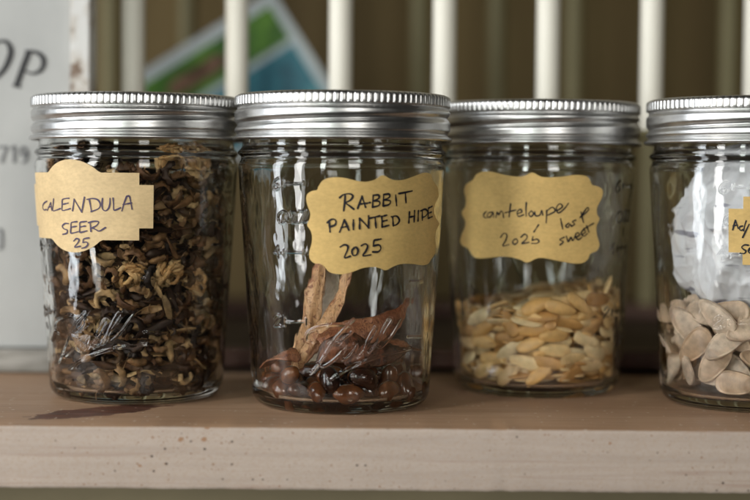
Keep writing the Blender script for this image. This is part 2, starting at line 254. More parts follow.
    1,-120,-308,596,42,-87,-27,-3, 1,-9,-292,587,67,12,-16,71, 0,236,-110,600,62,-10,-78,-7, 1,332,-84,571,95,14,1,-27, 0,270,-115,552,86,2,2,52, 1,314,-61,547,10,-84,27,46, 2,-249,55,771,12,71,3,69, 1,-276,-46,729,12,50,81,26, 2,-268,-95,686,84,41,25,-26, 3,-208,-270,613,16,32,62,69, 3,188,-310,588,53,-66,16,51, 0,110,-318,594,4,57,80,15, 3,322,-144,572,14,-82,-54,-10, 2,364,-37,660,59,42,-55,-42, 0,331,46,568,8,70,23,67,
    1,-339,-57,713,12,-67,12,-72, 0,-235,-274,618,3,-43,-58,69, 0,-248,-133,679,92,38,7,-11, 1,6,-329,598,99,11,2,-3, 3,237,-213,556,97,20,-10,-7, 0,70,-251,620,65,70,-19,22, 3,272,-178,560,77,15,10,-62, 2,318,-172,595,70,-5,-66,-28, 0,300,14,865,79,23,-29,48, 3,-365,85,806,22,-70,9,67, 2,-263,-198,658,21,42,-83,-29, 3,-190,-191,642,22,-82,52,11, 2,-86,-315,605,36,-6,38,-85, 2,-75,-274,626,49,-77,-20,-36,
    1,208,-224,567,40,21,16,-88, 3,266,-88,603,77,-32,47,-31, 3,340,-5,601,24,68,34,61, 3,281,-37,592,62,-4,-24,75, 1,-267,-82,738,61,32,22,-69, 2,-208,-209,652,3,-1,-25,97, 1,-304,-31,741,21,50,82,20, 0,-151,-270,639,32,-30,89,7, 0,153,-245,596,74,58,25,-25, 0,60,-278,597,71,66,-15,20, 0,209,-192,607,95,20,11,-24, 0,325,-28,616,50,-63,53,-26, 1,300,19,614,72,-60,-17,-32, 2,-318,-140,704,62,-12,76,17,
    1,-170,-319,572,60,-33,60,41, 1,-269,-76,769,19,-86,47,3, 2,-227,-166,693,19,-40,87,23, 0,-224,-136,736,62,-7,62,48, 1,184,-290,590,2,30,-71,64, 2,-23,-253,611,66,-69,-15,-24, 1,291,-45,617,96,14,-20,15, 0,278,36,708,18,-16,-83,-50, 3,-341,-132,708,60,56,-30,-47, 2,-178,-318,630,51,-21,66,51, 1,-193,-256,653,81,29,4,-51, 1,7,-334,622,8,-92,-34,16, 1,244,-264,546,66,34,64,-21, 2,187,-264,586,45,40,62,-50,
    0,155,-205,648,21,55,-43,69, 0,260,-24,801,41,-59,-22,66, 0,314,-110,612,59,2,80,-13, 3,-297,-116,712,55,10,4,83, 0,-354,77,729,64,16,74,-8, 1,-291,-222,691,36,71,-5,-60, 0,-278,-150,734,9,27,-95,-15, 0,-224,-209,687,37,-62,63,28, 0,-53,-357,619,10,-19,-66,-72, 4,299,-44,717,34,-67,-19,63, 0,349,-97,633,43,-43,59,-53, 0,341,12,800,34,6,-74,-58, 0,-296,-19,774,49,-11,-13,86, 0,-336,10,780,56,38,73,9,
    1,-329,-99,743,89,-2,13,-43, 0,-240,-193,739,14,-71,-69,-5, 0,122,-302,625,8,-88,46,-4, 1,260,-227,611,9,-92,29,-23, 1,328,-163,654,41,-32,65,-55, 2,286,-192,601,90,-4,-43,-6, 0,353,-9,806,17,-25,62,-72, 1,-295,53,761,2,63,-76,17, 1,-340,87,795,59,63,44,25, 0,-222,-242,690,75,26,-24,56, 3,-267,-182,765,73,8,-8,68, 0,-66,-308,637,18,0,40,-90, 0,-13,-276,649,24,-17,84,46, 1,6,-347,649,12,-65,-71,26,
    0,275,-160,619,30,72,53,32, 2,368,-42,734,64,43,57,29, 1,-350,-66,782,90,31,24,18, 0,-333,-103,779,28,-90,-24,23, 0,-127,-253,694,79,16,-26,52, 2,-104,-247,676,26,-53,79,16, 0,210,-146,674,57,2,71,-41, 3,-10,-301,664,35,9,41,-84, 1,55,-297,652,75,20,23,59, 3,220,-191,640,79,-54,-12,27, 0,347,-118,723,20,-72,-1,66, 0,-371,-8,803,47,-46,52,-54, 0,-291,70,804,20,-55,-2,81, 3,-254,-269,711,2,45,55,70,
    2,38,-327,644,75,-38,14,-52, 1,-112,-348,647,60,-66,-19,-41, 0,250,-133,649,13,52,-46,-71, 2,70,-356,614,34,52,-55,56, 3,197,-247,626,82,38,23,36, 2,265,-81,659,43,9,41,80, 0,-262,69,806,51,-6,84,-16, 0,-310,-118,788,86,29,23,35, 0,-324,49,842,30,-10,0,95, 0,-281,-38,803,12,-96,21,-12, 0,106,-256,672,38,-86,6,34, 0,43,-252,707,70,71,1,8, 2,220,-272,641,1,-43,-90,-5, 3,241,-241,629,9,-82,-55,-8, 0,299,-125,696,7,12,69,-71,
    3,-367,43,810,5,61,-4,79, 1,-342,-38,816,93,11,33,-13, 3,-105,-320,654,13,-2,-36,92, 3,61,-326,669,8,-95,-17,23, 3,144,-318,646,95,6,-6,30, 0,227,-132,745,12,42,-63,-64, 0,228,-178,699,31,-66,44,52, 2,269,-188,672,45,23,86,2, 3,300,-196,674,86,-8,-33,38, 0,-253,-35,858,15,-70,6,-69, 0,-201,-199,756,97,14,16,12, 3,-179,-279,694,2,-31,-51,-80, 0,-39,-270,703,30,-62,69,23, 1,51,-363,670,46,-51,46,56,
    1,141,-265,671,82,36,28,36, 2,181,-249,671,37,-42,-83,-2, 3,230,-287,666,22,26,-64,-69, 0,290,-141,753,56,-80,-5,-21, 2,-293,-33,824,12,-97,15,-12, 2,-268,-208,780,5,28,-95,-13, 3,-178,-300,691,74,-63,21,-13, 2,-176,-322,685,56,-28,64,45, 3,111,-304,684,96,-7,20,-16, 1,29,-294,699,52,15,-30,79, 1,101,-327,670,2,21,0,98, 0,202,-255,685,30,-40,-86,-4, 2,147,-221,708,47,47,-6,74, 1,-327,71,785,7,-57,29,76,
    0,-318,-186,753,54,12,68,48, 0,-129,-223,761,2,45,55,-71, 2,-190,-315,737,43,-64,-26,-58, 2,-33,-351,680,73,-12,-13,66, 2,246,-205,705,21,-25,-72,-62, 1,203,-280,704,86,24,14,43, 1,300,-179,723,74,50,25,-38, 0,339,-52,817,48,-63,-61,-5, 2,-312,-42,839,16,-12,-12,97, 0,-159,-257,729,9,92,38,-2, 1,-136,-297,715,8,20,96,-19, 2,-108,-353,711,20,34,61,-69, 2,-71,-308,691,67,33,21,-63, 0,87,-253,751,10,37,-44,81,
    0,236,-171,762,31,-70,52,39, 3,363,52,848,64,34,68,15, 2,293,-225,718,52,10,-68,-50, 3,-266,-262,768,67,-63,27,-28, 3,-205,-280,747,69,66,-14,-26, 1,-59,-366,735,11,0,68,72, 3,28,-351,715,76,-55,3,33, 2,-81,-338,699,58,-49,53,39, 1,131,-274,711,30,-88,15,33, 1,154,-315,697,50,18,-16,83, 4,170,-257,906,89,-32,-28,-13, 1,321,-101,772,14,-93,34,6, 3,-367,-75,847,48,62,-25,-57, 0,-189,-233,770,15,26,-94,-18,
    2,-284,-219,802,36,-4,14,-92, 0,-89,-295,744,28,-13,34,89, 0,-66,-326,738,26,61,-70,26, 2,152,-258,744,69,14,43,-57, 0,213,-199,780,41,-87,4,27, 0,171,-211,748,78,54,5,33, 0,372,-26,876,16,-70,0,69, 2,-288,-121,802,30,-37,-88,-1, 2,-228,-114,810,10,-60,-37,70, 0,20,-274,763,11,7,-86,-49, 0,-172,-301,784,20,-14,29,-92, 3,31,-311,708,8,8,32,-94, 0,234,-255,725,90,14,30,-28, 2,89,-326,728,12,24,-83,-50,
    1,148,-316,721,23,-96,-11,4, 3,232,-291,753,6,39,-58,-72, 2,-160,-263,774,62,32,-6,71, 3,-327,-122,839,17,-61,-78,0, 1,-264,-85,838,28,41,50,71, 0,-316,-32,864,8,74,64,18, 0,74,-260,802,22,-65,58,43, 0,-96,-265,781,53,51,-18,65, 3,76,-358,725,80,54,24,-3, 0,145,-272,771,59,44,-12,67, 0,272,-106,802,11,92,-38,-3, 3,-352,-142,838,72,-16,67,11, 0,-343,-4,879,11,95,20,22, 3,-292,-120,836,6,-74,62,25, 0,3,-348,743,24,22,85,-42,
    1,41,-315,770,1,2,-100,0, 0,136,-321,794,21,51,-57,61, 3,159,-317,745,4,34,-85,-40, 2,275,-185,772,83,30,44,-16, 2,330,-174,776,3,-64,28,71, 2,-193,-191,804,4,-89,-40,20, 3,-278,-248,831,56,72,-30,-27, 1,-236,-267,801,14,-90,-41,1, 2,-248,-175,803,20,10,-97,0, 1,-74,-277,796,51,-32,-78,-20, 0,-35,-278,775,42,-77,-23,42, 3,39,-336,788,99,6,-10,0, 2,195,-258,779,9,-78,46,42, 3,365,-89,813,65,-44,-54,30,
    0,-189,-187,852,46,20,55,67, 1,-285,-178,834,12,-39,-91,0, 1,-133,-321,791,8,-35,-92,-13, 2,-217,-234,820,93,-6,16,31, 0,-11,-277,831,30,-67,43,53, 1,321,-118,808,59,13,79,6, 1,205,-241,816,92,28,27,10, 0,165,-220,818,78,32,34,-41, 2,287,-29,822,28,75,21,56, 2,-325,-126,872,36,13,-92,-1, 1,-184,-327,823,65,51,-52,21, 2,-120,-312,817,10,2,99,8, 2,-70,-359,787,35,57,-62,40, 0,-122,-233,844,37,43,44,-70,
    1,-164,-264,829,91,-14,24,32, 3,111,-301,798,17,20,12,-96, 1,56,-327,834,13,-83,54,-7, 1,253,-244,759,0,62,-58,-53, 0,-286,-133,869,37,-35,10,-86, 0,-277,-208,857,78,-10,15,-60, 0,-21,-313,820,31,-11,-71,-62, 3,57,-299,815,94,-10,-17,27, 2,65,-367,783,48,-55,43,53, 3,97,-301,812,4,21,5,-98, 3,126,-349,775,64,65,-20,36, 2,192,-319,774,50,-67,20,51, 3,346,-95,817,27,56,-34,-71, 1,-133,-353,845,46,64,35,-51,
    1,-244,-263,847,26,-29,-71,59, 3,-8,-346,804,58,81,-10,2, 3,25,-375,821,72,-67,-15,-11, 3,123,-306,846,17,-84,51,0, 1,93,-343,823,8,63,76,12, 2,357,-122,854,68,1,70,-21, 1,213,-282,786,5,-40,56,-72, 3,296,-209,774,60,-55,-48,31, 3,-186,-305,830,14,2,68,72, 0,-187,-295,862,12,-17,98,-4, 3,-79,-342,818,74,-24,34,53, 0,-227,-217,858,32,-27,13,-90, 0,100,-363,872,43,28,68,-53, 2,206,-286,838,50,-32,-56,-57,
    0,188,-324,854,8,27,-62,-73, 1,331,-178,832,71,-28,-64,-3, 2,302,-127,834,10,-81,-9,-58, 0,-247,-127,873,92,9,39,1, 2,17,-349,866,46,55,-64,27, 0,-31,-353,854,53,-20,58,59, 1,-42,-373,844,64,75,-10,-8, 1,265,-239,849,28,65,-71,-4, 2,262,-202,832,72,21,26,-61, 2,257,-246,815,50,17,66,-54, 0,264,-188,812,97,25,6,-5, ),
    'bean': (
    0,-233,-193,85,75,42,-26,-45, 0,-36,-92,98,9,66,-26,-70, 0,107,-169,84,29,29,65,65, 0,228,-15,84,64,-64,30,-30, 0,249,158,88,50,-32,61,-53, 0,-34,152,83,79,0,0,-61, 0,-94,102,84,22,22,67,67, 0,-194,45,85,87,-49,4,-7, 0,-127,55,128,80,39,-4,-47, 0,-305,37,88,62,42,57,33, 0,-106,-97,84,48,48,-52,-52, 0,-86,-278,84,56,56,-43,-43, 0,192,-229,84,61,61,36,36, 0,208,-96,91,4,-25,36,90, 0,38,115,85,68,-38,-31,55,
    0,-11,295,84,65,-65,-26,28, 0,95,-248,84,70,70,-10,-10, 0,294,-84,90,17,-74,-58,31, 0,193,95,83,0,47,88,0, 0,22,168,139,92,-33,1,23, 0,-107,184,96,39,76,-44,26, 0,-204,120,83,4,0,0,100, 0,-76,-8,83,0,-99,11,0, 0,-19,-239,88,15,-44,-56,69, 0,120,226,85,20,36,-79,-45, 0,-97,271,85,72,41,-27,-49, 0,-218,194,88,14,-27,-38,87, 0,-177,-44,87,42,-56,-43,57, 0,-153,-224,85,43,-24,43,-76, 0,37,-305,83,0,8,-100,0,
    0,255,-164,98,50,-56,64,14, 0,283,76,88,12,11,-46,87, 0,22,219,85,0,0,87,49, 0,-170,253,102,49,5,87,-4, 0,-120,-36,138,42,-86,22,-20, 0,-70,-172,83,0,94,34,0, 0,-37,-298,138,37,71,-13,-58, 0,184,-163,127,8,52,57,-63, 0,71,26,84,52,52,48,48, 0,112,122,94,19,55,-72,37, 0,149,41,111,43,-86,27,-8, 0,187,247,130,34,5,-27,90, 0,-12,40,89,10,-29,-47,83, 0,-276,105,120,42,9,62,66, 0,-250,-104,85,87,49,5,10,
    0,-187,-217,144,5,-72,64,-26, 0,90,-203,144,15,-97,-10,-16, 0,20,-46,85,36,20,45,80, 0,148,-31,93,15,95,-20,19, 0,179,180,94,8,-92,-27,28, 0,75,287,94,40,22,-88,-13, 0,-145,152,148,91,20,-34,10, 0,-256,-26,92,37,-13,-16,-91, 0,-175,-138,98,8,69,-43,-57, 0,96,-296,142,68,69,25,-2, 0,20,-171,88,34,-35,-31,81, 0,-248,24,144,56,-83,5,3, 0,-8,-16,146,9,-10,98,-17, 0,-41,-205,143,92,-21,-8,33, 0,100,-84,98,25,44,-1,86,
    0,305,-5,111,27,-59,-12,75, 0,228,51,143,53,-36,65,-41, ),
    'melon': (
    0,99,213,68,17,1,26,95, 0,-35,280,60,0,-95,32,0, 0,-144,206,60,98,0,0,20, 0,-265,165,67,10,42,-89,-12, 0,-259,47,60,0,57,82,0, 0,-237,-76,60,90,0,0,-43, 0,-241,-187,61,93,-2,0,-37, 0,-154,-268,60,15,0,0,99, 0,-26,-244,66,8,99,5,6, 0,86,-288,60,96,0,0,26, 0,229,-236,79,26,27,-57,-73, 0,243,-170,60,35,0,0,-94, 0,304,-39,60,0,-61,79,0, 0,308,46,73,80,-1,-16,-57, 0,237,130,67,97,-22,3,-4, 0,206,227,67,16,96,-22,0,
    0,109,217,93,29,66,-69,12, 0,48,260,73,18,88,43,-7, 0,-84,306,91,31,-93,-17,6, 0,-153,270,64,95,-6,2,31, 0,-237,202,86,13,-85,-50,9, 0,-311,12,64,67,-9,-5,74, 0,-292,-51,89,88,-6,14,-44, 0,-179,-161,70,12,20,93,28, 0,-129,-240,76,16,94,27,-8, 0,-8,-296,67,23,8,-18,-95, 0,123,-214,60,0,25,-97,0, 0,112,-182,96,17,29,-77,-54, 0,223,-102,60,0,51,-86,0, 0,271,-45,81,99,0,0,12, 0,238,49,68,4,69,-72,9, 0,217,166,75,38,-5,22,90,
    0,-89,205,96,10,-5,67,-73, 0,-228,104,71,11,44,-89,6, 0,-274,19,86,26,4,10,96, 0,-280,-138,78,80,-14,-8,-58, 0,-214,-206,89,4,57,82,-10, 0,-74,-236,106,2,-13,72,-69, 0,94,-266,81,83,0,0,55, 0,161,-250,78,2,-52,85,1, 0,211,-146,90,2,-58,-80,-14, 0,292,-117,85,82,24,17,49, 0,295,-26,102,86,-5,-3,-50, 0,268,72,87,5,13,99,-8, 0,192,175,96,98,-21,2,-1, 0,117,260,90,37,9,36,85, 0,21,281,86,31,-7,17,93, 0,-86,274,95,85,21,23,-41,
    0,-164,240,91,7,12,-1,99, 0,-202,194,99,17,-92,28,19, 0,-278,15,108,9,20,-97,7, 0,-246,-76,96,19,-86,-44,15, 0,-208,-185,115,16,57,-79,-18, 0,-120,-216,100,85,-50,10,13, 0,-61,-273,85,4,-10,97,20, 0,144,-241,98,74,0,-2,68, 0,192,-142,114,72,12,-11,68, 0,237,-85,96,15,-76,63,7, 0,295,-77,120,74,16,-3,-65, 0,211,85,108,3,-49,-87,-5, 0,171,185,120,46,-19,-5,-86, 0,142,280,90,17,-15,-92,32, 0,42,326,80,0,9,64,-76,
    0,-54,270,113,23,32,11,91, 0,228,-80,122,0,51,85,15, 0,258,14,119,4,20,-97,10, 0,295,139,99,74,43,-32,-40, 0,125,224,128,7,42,-90,5, 0,65,248,122,3,92,40,4, 0,-2,316,112,33,-94,4,1, 0,-116,264,122,43,23,-24,84, 0,-176,246,127,24,42,-82,-32, 0,-285,95,98,38,-5,4,-92, 0,-319,-70,130,40,-48,-70,33, 0,-232,-150,102,47,-12,0,-88, 0,-162,-196,126,14,15,-95,24, 0,-86,-283,103,6,-16,97,20, 0,46,-268,97,9,48,87,3,
    0,141,-282,127,14,28,-95,-3, 0,274,-150,125,19,-88,-40,-16, 0,160,-205,120,0,-100,-5,3, 0,276,-52,142,8,42,89,15, 0,332,-11,132,59,37,-56,-45, 0,276,101,117,10,32,94,6, 0,216,250,107,24,26,65,68, 0,153,270,140,9,94,-33,-2, 0,29,311,148,32,-82,35,31, 0,-24,262,122,20,-47,-85,11, 0,-103,238,132,11,-23,90,36, 0,-210,93,97,81,-15,8,56, 0,-268,62,125,1,-100,-6,-6, 0,-242,-28,123,25,26,-47,-81, 0,-261,-99,122,18,-89,-39,17,
    0,-184,-145,136,1,-99,13,11, 0,-8,-313,98,14,-6,98,7, 0,88,-269,118,0,-79,-60,14, 0,151,-175,140,2,77,63,-5, 0,216,-231,130,11,42,-89,-15, 0,261,37,135,88,-10,-4,-46, 0,200,18,150,8,-69,-62,36, 0,207,133,130,85,-2,14,50, 0,165,237,161,13,-72,68,7, 0,42,261,148,45,-7,20,-87, 0,-13,267,139,65,17,15,72, 0,-83,214,148,90,40,-4,-16, 0,-191,167,108,6,5,-94,-33, 0,-300,113,130,40,67,62,4, 0,-225,-98,128,56,-17,28,-76,
    0,-188,-174,157,10,30,-95,-5, 0,8,-201,127,4,6,-82,-57, 0,-28,-313,120,8,-1,100,4, 0,68,-242,136,12,99,-7,3, 0,242,196,139,3,-86,47,19, 0,100,210,155,5,79,-62,-3, 0,21,228,168,99,8,-6,-9, 0,-89,301,165,3,18,-98,-7, 0,-109,196,153,90,42,-12,-6, 0,-264,181,146,37,-16,26,-88, 0,-212,125,116,8,-99,-12,6, 0,-177,-75,150,56,-43,70,-9, 0,-183,-257,138,14,-25,-95,-14, 0,-46,-314,145,13,96,-16,17, 0,8,-277,151,92,5,4,-38,
    0,77,-202,157,10,-91,-41,8, 0,205,-119,144,13,-82,54,11, 0,144,-144,170,13,-12,22,-96, 0,212,91,163,20,-96,19,8, 0,293,103,142,9,-77,63,-7, 0,196,60,179,5,-90,36,23, 0,191,138,154,98,-10,10,-14, 0,96,186,182,12,9,-99,-3, 0,70,275,174,10,-12,-11,-98, 0,-6,223,185,99,8,-6,-9, 0,10,187,167,12,15,-81,56, 0,-179,170,145,6,7,-55,83, 0,-236,123,146,9,-94,28,16, 0,-263,-172,151,36,-48,-67,45, 0,-228,-123,165,7,58,-81,6,
    0,-55,-208,156,29,93,11,21, 0,-90,-272,145,6,96,26,-2, 0,45,-296,167,3,-97,22,9, 0,88,-205,175,98,4,12,-16, 0,237,-148,158,22,-42,-88,0, 0,314,26,164,76,-7,-6,64, 0,-209,96,154,16,-95,-26,8, 0,-188,-153,179,47,-8,4,-88, 0,-155,-203,161,90,27,23,27, 0,-142,-236,162,82,36,20,39, 0,-44,-294,179,40,5,37,83, 0,115,-268,158,12,8,-6,99, 0,190,-220,158,75,-3,8,65, 0,262,-75,156,12,-98,14,-12, 0,246,7,169,9,-86,-48,17,
    0,180,13,206,72,-19,26,-62, 0,215,152,167,97,-13,10,-17, 0,104,182,201,16,-12,4,-98, 0,33,216,219,77,-2,19,61, 0,-44,288,180,7,-100,2,5, 0,-169,221,173,9,-94,29,-16, 0,-147,156,161,10,-19,81,55, 0,-126,-292,178,13,12,4,98, 0,-120,-300,208,14,-18,-90,36, 0,65,-300,184,33,-6,7,-94, 0,128,-223,190,32,7,-2,95, 0,257,-189,166,21,-88,-37,19, 0,299,-40,184,84,3,-4,-54, 0,242,98,183,37,14,7,92, 0,269,152,184,16,-93,33,8,
    0,253,188,168,7,93,-34,-9, 0,101,264,192,93,-8,15,-33, 0,-28,272,210,81,-24,12,-52, 0,-99,251,205,8,27,95,-11, 0,-280,109,186,35,-89,-20,23, 0,-283,31,151,92,27,21,-19, 0,-297,-50,156,87,-15,16,-44, 0,-298,-62,182,88,4,11,-46, 0,84,326,197,15,-33,-65,-67, 0,-206,82,172,8,30,-94,-16, 0,142,16,291,33,-49,-67,45, 0,-211,19,155,82,-31,-11,48, 0,-303,-139,176,42,37,62,55, 0,106,-92,349,87,32,6,36, 0,-108,-217,184,14,35,-93,-1,
    0,32,-318,209,12,-8,6,-99, 0,1,-174,246,24,10,-20,94, 0,140,-157,189,96,19,16,-8, 0,189,-58,221,1,95,6,-31, 0,198,30,220,5,-94,-10,32, 0,284,125,196,15,-90,39,9, 0,236,240,203,65,-66,19,-33, 0,179,215,198,5,-68,-71,16, 0,7,294,209,94,-8,26,21, 0,-133,268,219,96,-13,-1,24, 0,-93,218,192,10,41,90,-8, 0,-215,225,185,14,-94,-30,-8, 0,-292,11,182,4,-84,51,18, 0,-201,-93,189,59,-23,2,77, 0,-158,-185,191,2,-92,-34,18,
    0,-13,-242,185,30,85,44,-4, 0,-16,-312,241,98,20,-1,1, 0,102,-288,216,15,42,-89,-9, 0,192,-171,190,71,-10,24,-66, 0,224,-83,186,94,-32,10,-12, 0,220,94,210,96,4,7,-28, 0,314,56,198,16,-78,61,2, 0,279,168,247,60,69,-41,-4, 0,130,292,224,30,16,8,94, 0,120,250,209,18,50,-85,-5, 0,-248,-176,194,15,60,79,5, 0,-101,-170,201,100,1,6,-8, 0,-44,-223,198,98,-8,2,19, 0,34,-263,213,10,20,-94,26, 0,79,-230,223,95,-17,3,25,
    0,130,-100,224,29,-82,10,49, 0,220,-56,226,4,31,10,94, 0,221,7,225,30,-89,-12,32, 0,260,67,224,99,5,6,-11, 0,158,202,229,40,-10,5,-91, 0,47,225,242,1,-22,-98,3, 0,39,293,225,44,2,1,90, 0,71,-141,261,37,-65,-58,-31, 0,-116,164,215,18,97,-14,11, 0,-178,96,194,79,4,5,61, 0,-248,2,199,3,-30,-94,-17, 0,-222,-40,207,16,-96,-22,-6, 0,-1,137,309,9,-5,-82,56, 0,-78,-158,227,3,24,94,25, 0,-3,-220,217,26,-13,1,-96,
    0,200,-253,213,92,17,30,19, 0,163,-265,211,41,-24,24,-85, 0,240,-146,194,92,-2,25,29, 0,229,-29,241,4,-32,-7,-94, 0,134,96,248,35,12,36,86, 0,256,138,226,29,-6,-17,94, 0,109,150,219,14,-21,-97,-3, 0,184,284,252,73,-62,20,-19, 0,-63,240,237,96,3,2,-29, 0,-108,320,214,68,-69,-26,-3, 0,-34,165,246,43,69,56,-15, 0,-133,98,221,56,61,55,10, 0,-99,-217,227,43,6,18,-88, 0,17,-197,256,9,-57,79,21, 0,228,-224,220,4,89,33,-32,
    0,286,-125,198,62,39,19,65, 0,337,-10,222,44,58,52,44, 0,279,116,247,94,17,-6,-27, 0,201,184,252,41,79,43,13, 0,170,48,282,20,-49,-82,22, 0,144,230,262,8,10,95,28, 0,21,314,247,22,-3,-2,98, 0,-123,198,222,95,-16,-13,-22, 0,-236,200,219,85,12,-10,50, 0,-209,135,210,15,-32,94,0, 0,-315,-45,210,68,-1,10,-73, 0,-149,-72,221,21,59,57,53, 0,-134,-202,238,23,42,-45,-75, 0,155,-125,233,35,1,30,-89, 0,316,25,243,67,-26,-54,44,
    0,196,108,245,9,30,95,-5, 0,114,149,294,95,-30,8,4, 0,146,186,267,15,-17,97,10, 0,149,261,258,15,5,88,44, 0,-1,291,265,2,-88,-47,-10, 0,-241,195,195,10,-48,86,12, 0,-220,150,233,99,10,-11,0, 0,-254,54,215,44,13,-48,75, 0,-251,-141,220,1,-77,-56,30, 0,-190,-207,226,1,-84,-54,5, 0,-88,-234,242,10,-64,74,16, 0,-25,-217,263,3,61,75,27, 0,134,-194,230,2,9,16,98, 0,232,-157,225,22,69,-68,-9, 0,-121,199,245,18,98,-2,9,
    0,-222,92,218,96,21,-10,12, 0,-84,-119,308,21,26,92,19, 0,-279,-166,220,28,79,-53,-12, 0,-156,-245,260,68,16,13,-70, 0,-96,-254,257,55,8,17,-81, 0,85,-226,255,2,-3,19,-98, 0,134,-169,249,9,-11,1,-99, 0,291,-148,216,81,30,29,41, 0,300,-30,229,42,-34,-49,68, 0,227,26,263,38,-22,-87,22, 0,212,121,267,20,6,-9,-97, 0,283,191,279,69,53,-46,-17, 0,130,262,290,7,42,91,4, 0,116,169,309,8,3,-97,23, 0,-194,280,236,31,60,-33,66,
    0,53,269,267,47,-2,10,-88, 0,79,147,269,94,-18,-11,-26, 0,-177,247,258,3,-1,-92,-40, 0,-218,30,244,43,-2,-6,-90, 0,-195,-47,254,14,11,98,-6, 0,-268,-74,224,3,14,-99,-8, 0,-155,-166,248,8,-53,83,-14, 0,-130,-296,265,95,15,3,-27, 0,-42,-224,286,22,-74,-63,-10, 0,83,-267,255,36,-93,-8,2, 0,172,-178,262,92,-4,10,-37, 0,263,-77,242,78,11,0,62, 0,337,30,284,36,65,-45,-50, 0,277,75,269,23,-74,-64,4, 0,215,160,291,2,49,-86,-14,
    0,88,212,311,9,-8,20,97, 0,74,288,300,93,8,-12,-34, 0,-68,302,279,75,62,10,20, 0,-123,297,262,23,5,-77,-59, 0,-267,-48,270,8,-10,40,91, 0,-213,-99,239,7,89,46,-2, 0,-199,-126,224,3,-61,76,-23, 0,-167,-244,293,29,3,7,95, 0,-74,-302,280,13,11,-97,-15, 0,80,-311,253,14,-98,0,11, 0,227,-147,256,2,79,-61,-5, 0,132,-78,302,4,28,-46,84, 0,188,-23,324,94,18,23,-21, 0,293,25,278,73,5,-11,67, 0,207,97,299,18,-96,22,3,
    0,234,251,311,36,14,72,57, 0,55,190,270,22,96,18,3, 0,228,-46,278,21,15,-4,96, 0,288,-142,249,59,-16,15,-78, 0,111,-38,350,12,-81,15,56, 0,256,30,301,2,-28,95,11, 0,197,91,319,5,0,-18,98, 0,273,131,302,1,-98,21,5, 0,53,200,288,1,34,-92,22, 0,-306,139,194,17,57,-46,-66, 0,-196,222,277,11,-11,98,13, 0,-316,69,235,28,45,-72,-44, 0,-185,-32,286,41,90,-15,3, 0,-172,-91,289,12,95,13,24, 0,-191,-164,260,87,-12,-7,48,
    0,-103,-232,298,11,81,-57,-1, 0,-29,-340,276,10,-15,-69,-70, 0,17,-211,286,63,-5,15,-76, 0,154,40,339,0,25,11,96, 0,290,-26,291,27,-91,29,15, 0,293,132,326,8,-79,61,-2, 0,106,137,338,97,3,7,23, 0,-18,262,280,8,8,99,7, 0,8,261,308,4,-32,95,5, 0,-80,247,293,4,-37,92,10, 0,-56,215,271,14,-9,23,96, 0,-177,194,258,6,11,-13,-98, 0,-260,139,248,7,-80,60,5, 0,-281,-14,230,6,-98,-20,7, 0,-199,-164,279,95,-10,-10,27,
    0,-134,-244,323,89,-7,-2,-45, 0,-192,-264,323,33,4,22,92, 0,77,-188,287,18,-85,-47,13, 0,214,-122,279,99,1,5,-14, 0,-105,-131,276,42,-3,28,86, 0,-36,-271,297,86,-5,20,-46, 0,180,-94,318,16,-85,49,13, 0,152,-147,295,92,16,8,-35, 0,237,-16,336,19,18,-26,93, 0,261,-75,286,16,-96,9,21, 0,256,49,327,2,-12,-99,-10, 0,156,69,356,23,72,-65,-10, 0,13,154,337,20,72,62,-24, 0,42,218,325,17,3,-21,-96, 0,-219,215,338,30,-91,-28,6,
    0,-174,290,321,72,-54,14,42, 0,-232,238,310,23,18,-63,-72, 0,-105,153,270,3,98,16,9, 0,-125,13,328,13,82,8,56, 0,-109,-176,315,87,-4,-12,-48, 0,39,-143,315,2,2,-99,-11, 0,49,-284,289,11,-94,-31,7, 0,314,-133,281,43,35,-61,-56, 0,281,-84,298,89,24,12,36, 0,146,34,320,89,-20,19,-37, 0,268,122,342,10,-89,44,-6, 0,188,198,316,5,73,-69,2, 0,118,280,326,24,2,8,97, 0,21,301,336,72,-17,-36,-57, 0,-66,334,287,14,-1,-68,-72,
    0,-224,181,280,98,15,-3,-8, 0,-96,174,293,9,-19,98,-2, 0,-187,65,261,4,70,-71,4, 0,-304,120,340,14,80,52,27, 0,-271,-212,336,19,-43,-52,71, 0,-31,-263,318,18,-18,8,-96, 0,-27,-219,332,36,-12,-15,-91, 0,-78,-321,333,33,-92,20,5, 0,115,-302,269,23,-11,9,-96, 0,120,-213,286,96,6,23,-16, 0,201,51,361,15,94,-22,-20, 0,210,-50,349,94,24,20,-12, 0,290,150,361,87,-27,21,-36, 0,96,204,347,6,38,-91,-15, 0,124,319,306,72,66,-14,-13,
    0,137,296,345,100,-1,4,-9, 0,36,-168,334,3,-100,2,2, 0,-222,191,305,93,4,-4,35, 0,-278,88,276,1,22,-7,97, 0,-172,43,284,88,5,12,46, 0,-220,-122,291,44,19,-19,-86, 0,-215,-259,278,46,-77,17,-42, 0,58,64,381,100,0,0,7, 0,-145,-261,347,17,-2,-7,-98, 0,-12,-313,335,1,33,75,58, 0,55,-304,306,5,-97,20,12, 0,139,-270,289,98,4,14,-11, 0,248,-201,272,56,6,14,-82, 0,236,-123,321,92,17,14,-32, 0,182,140,347,86,-15,8,-48,
    0,206,231,344,59,18,3,79, 0,44,252,339,100,-4,-4,5, 0,88,321,384,12,-3,87,48, 0,-91,167,331,5,59,76,28, 0,-68,265,319,4,-93,36,-4, 0,-207,130,280,9,-5,-16,98, 0,-321,40,274,20,-83,2,52, 0,-119,-84,336,86,0,-18,-48, 0,133,-120,340,1,-54,72,44, 0,158,150,374,80,1,18,57, 0,65,113,371,17,-17,-96,-11, 0,86,175,365,34,-6,15,-93, 0,-26,216,347,3,79,60,11, 0,-70,254,372,94,33,-3,3, 0,-20,320,337,5,-18,88,-44,
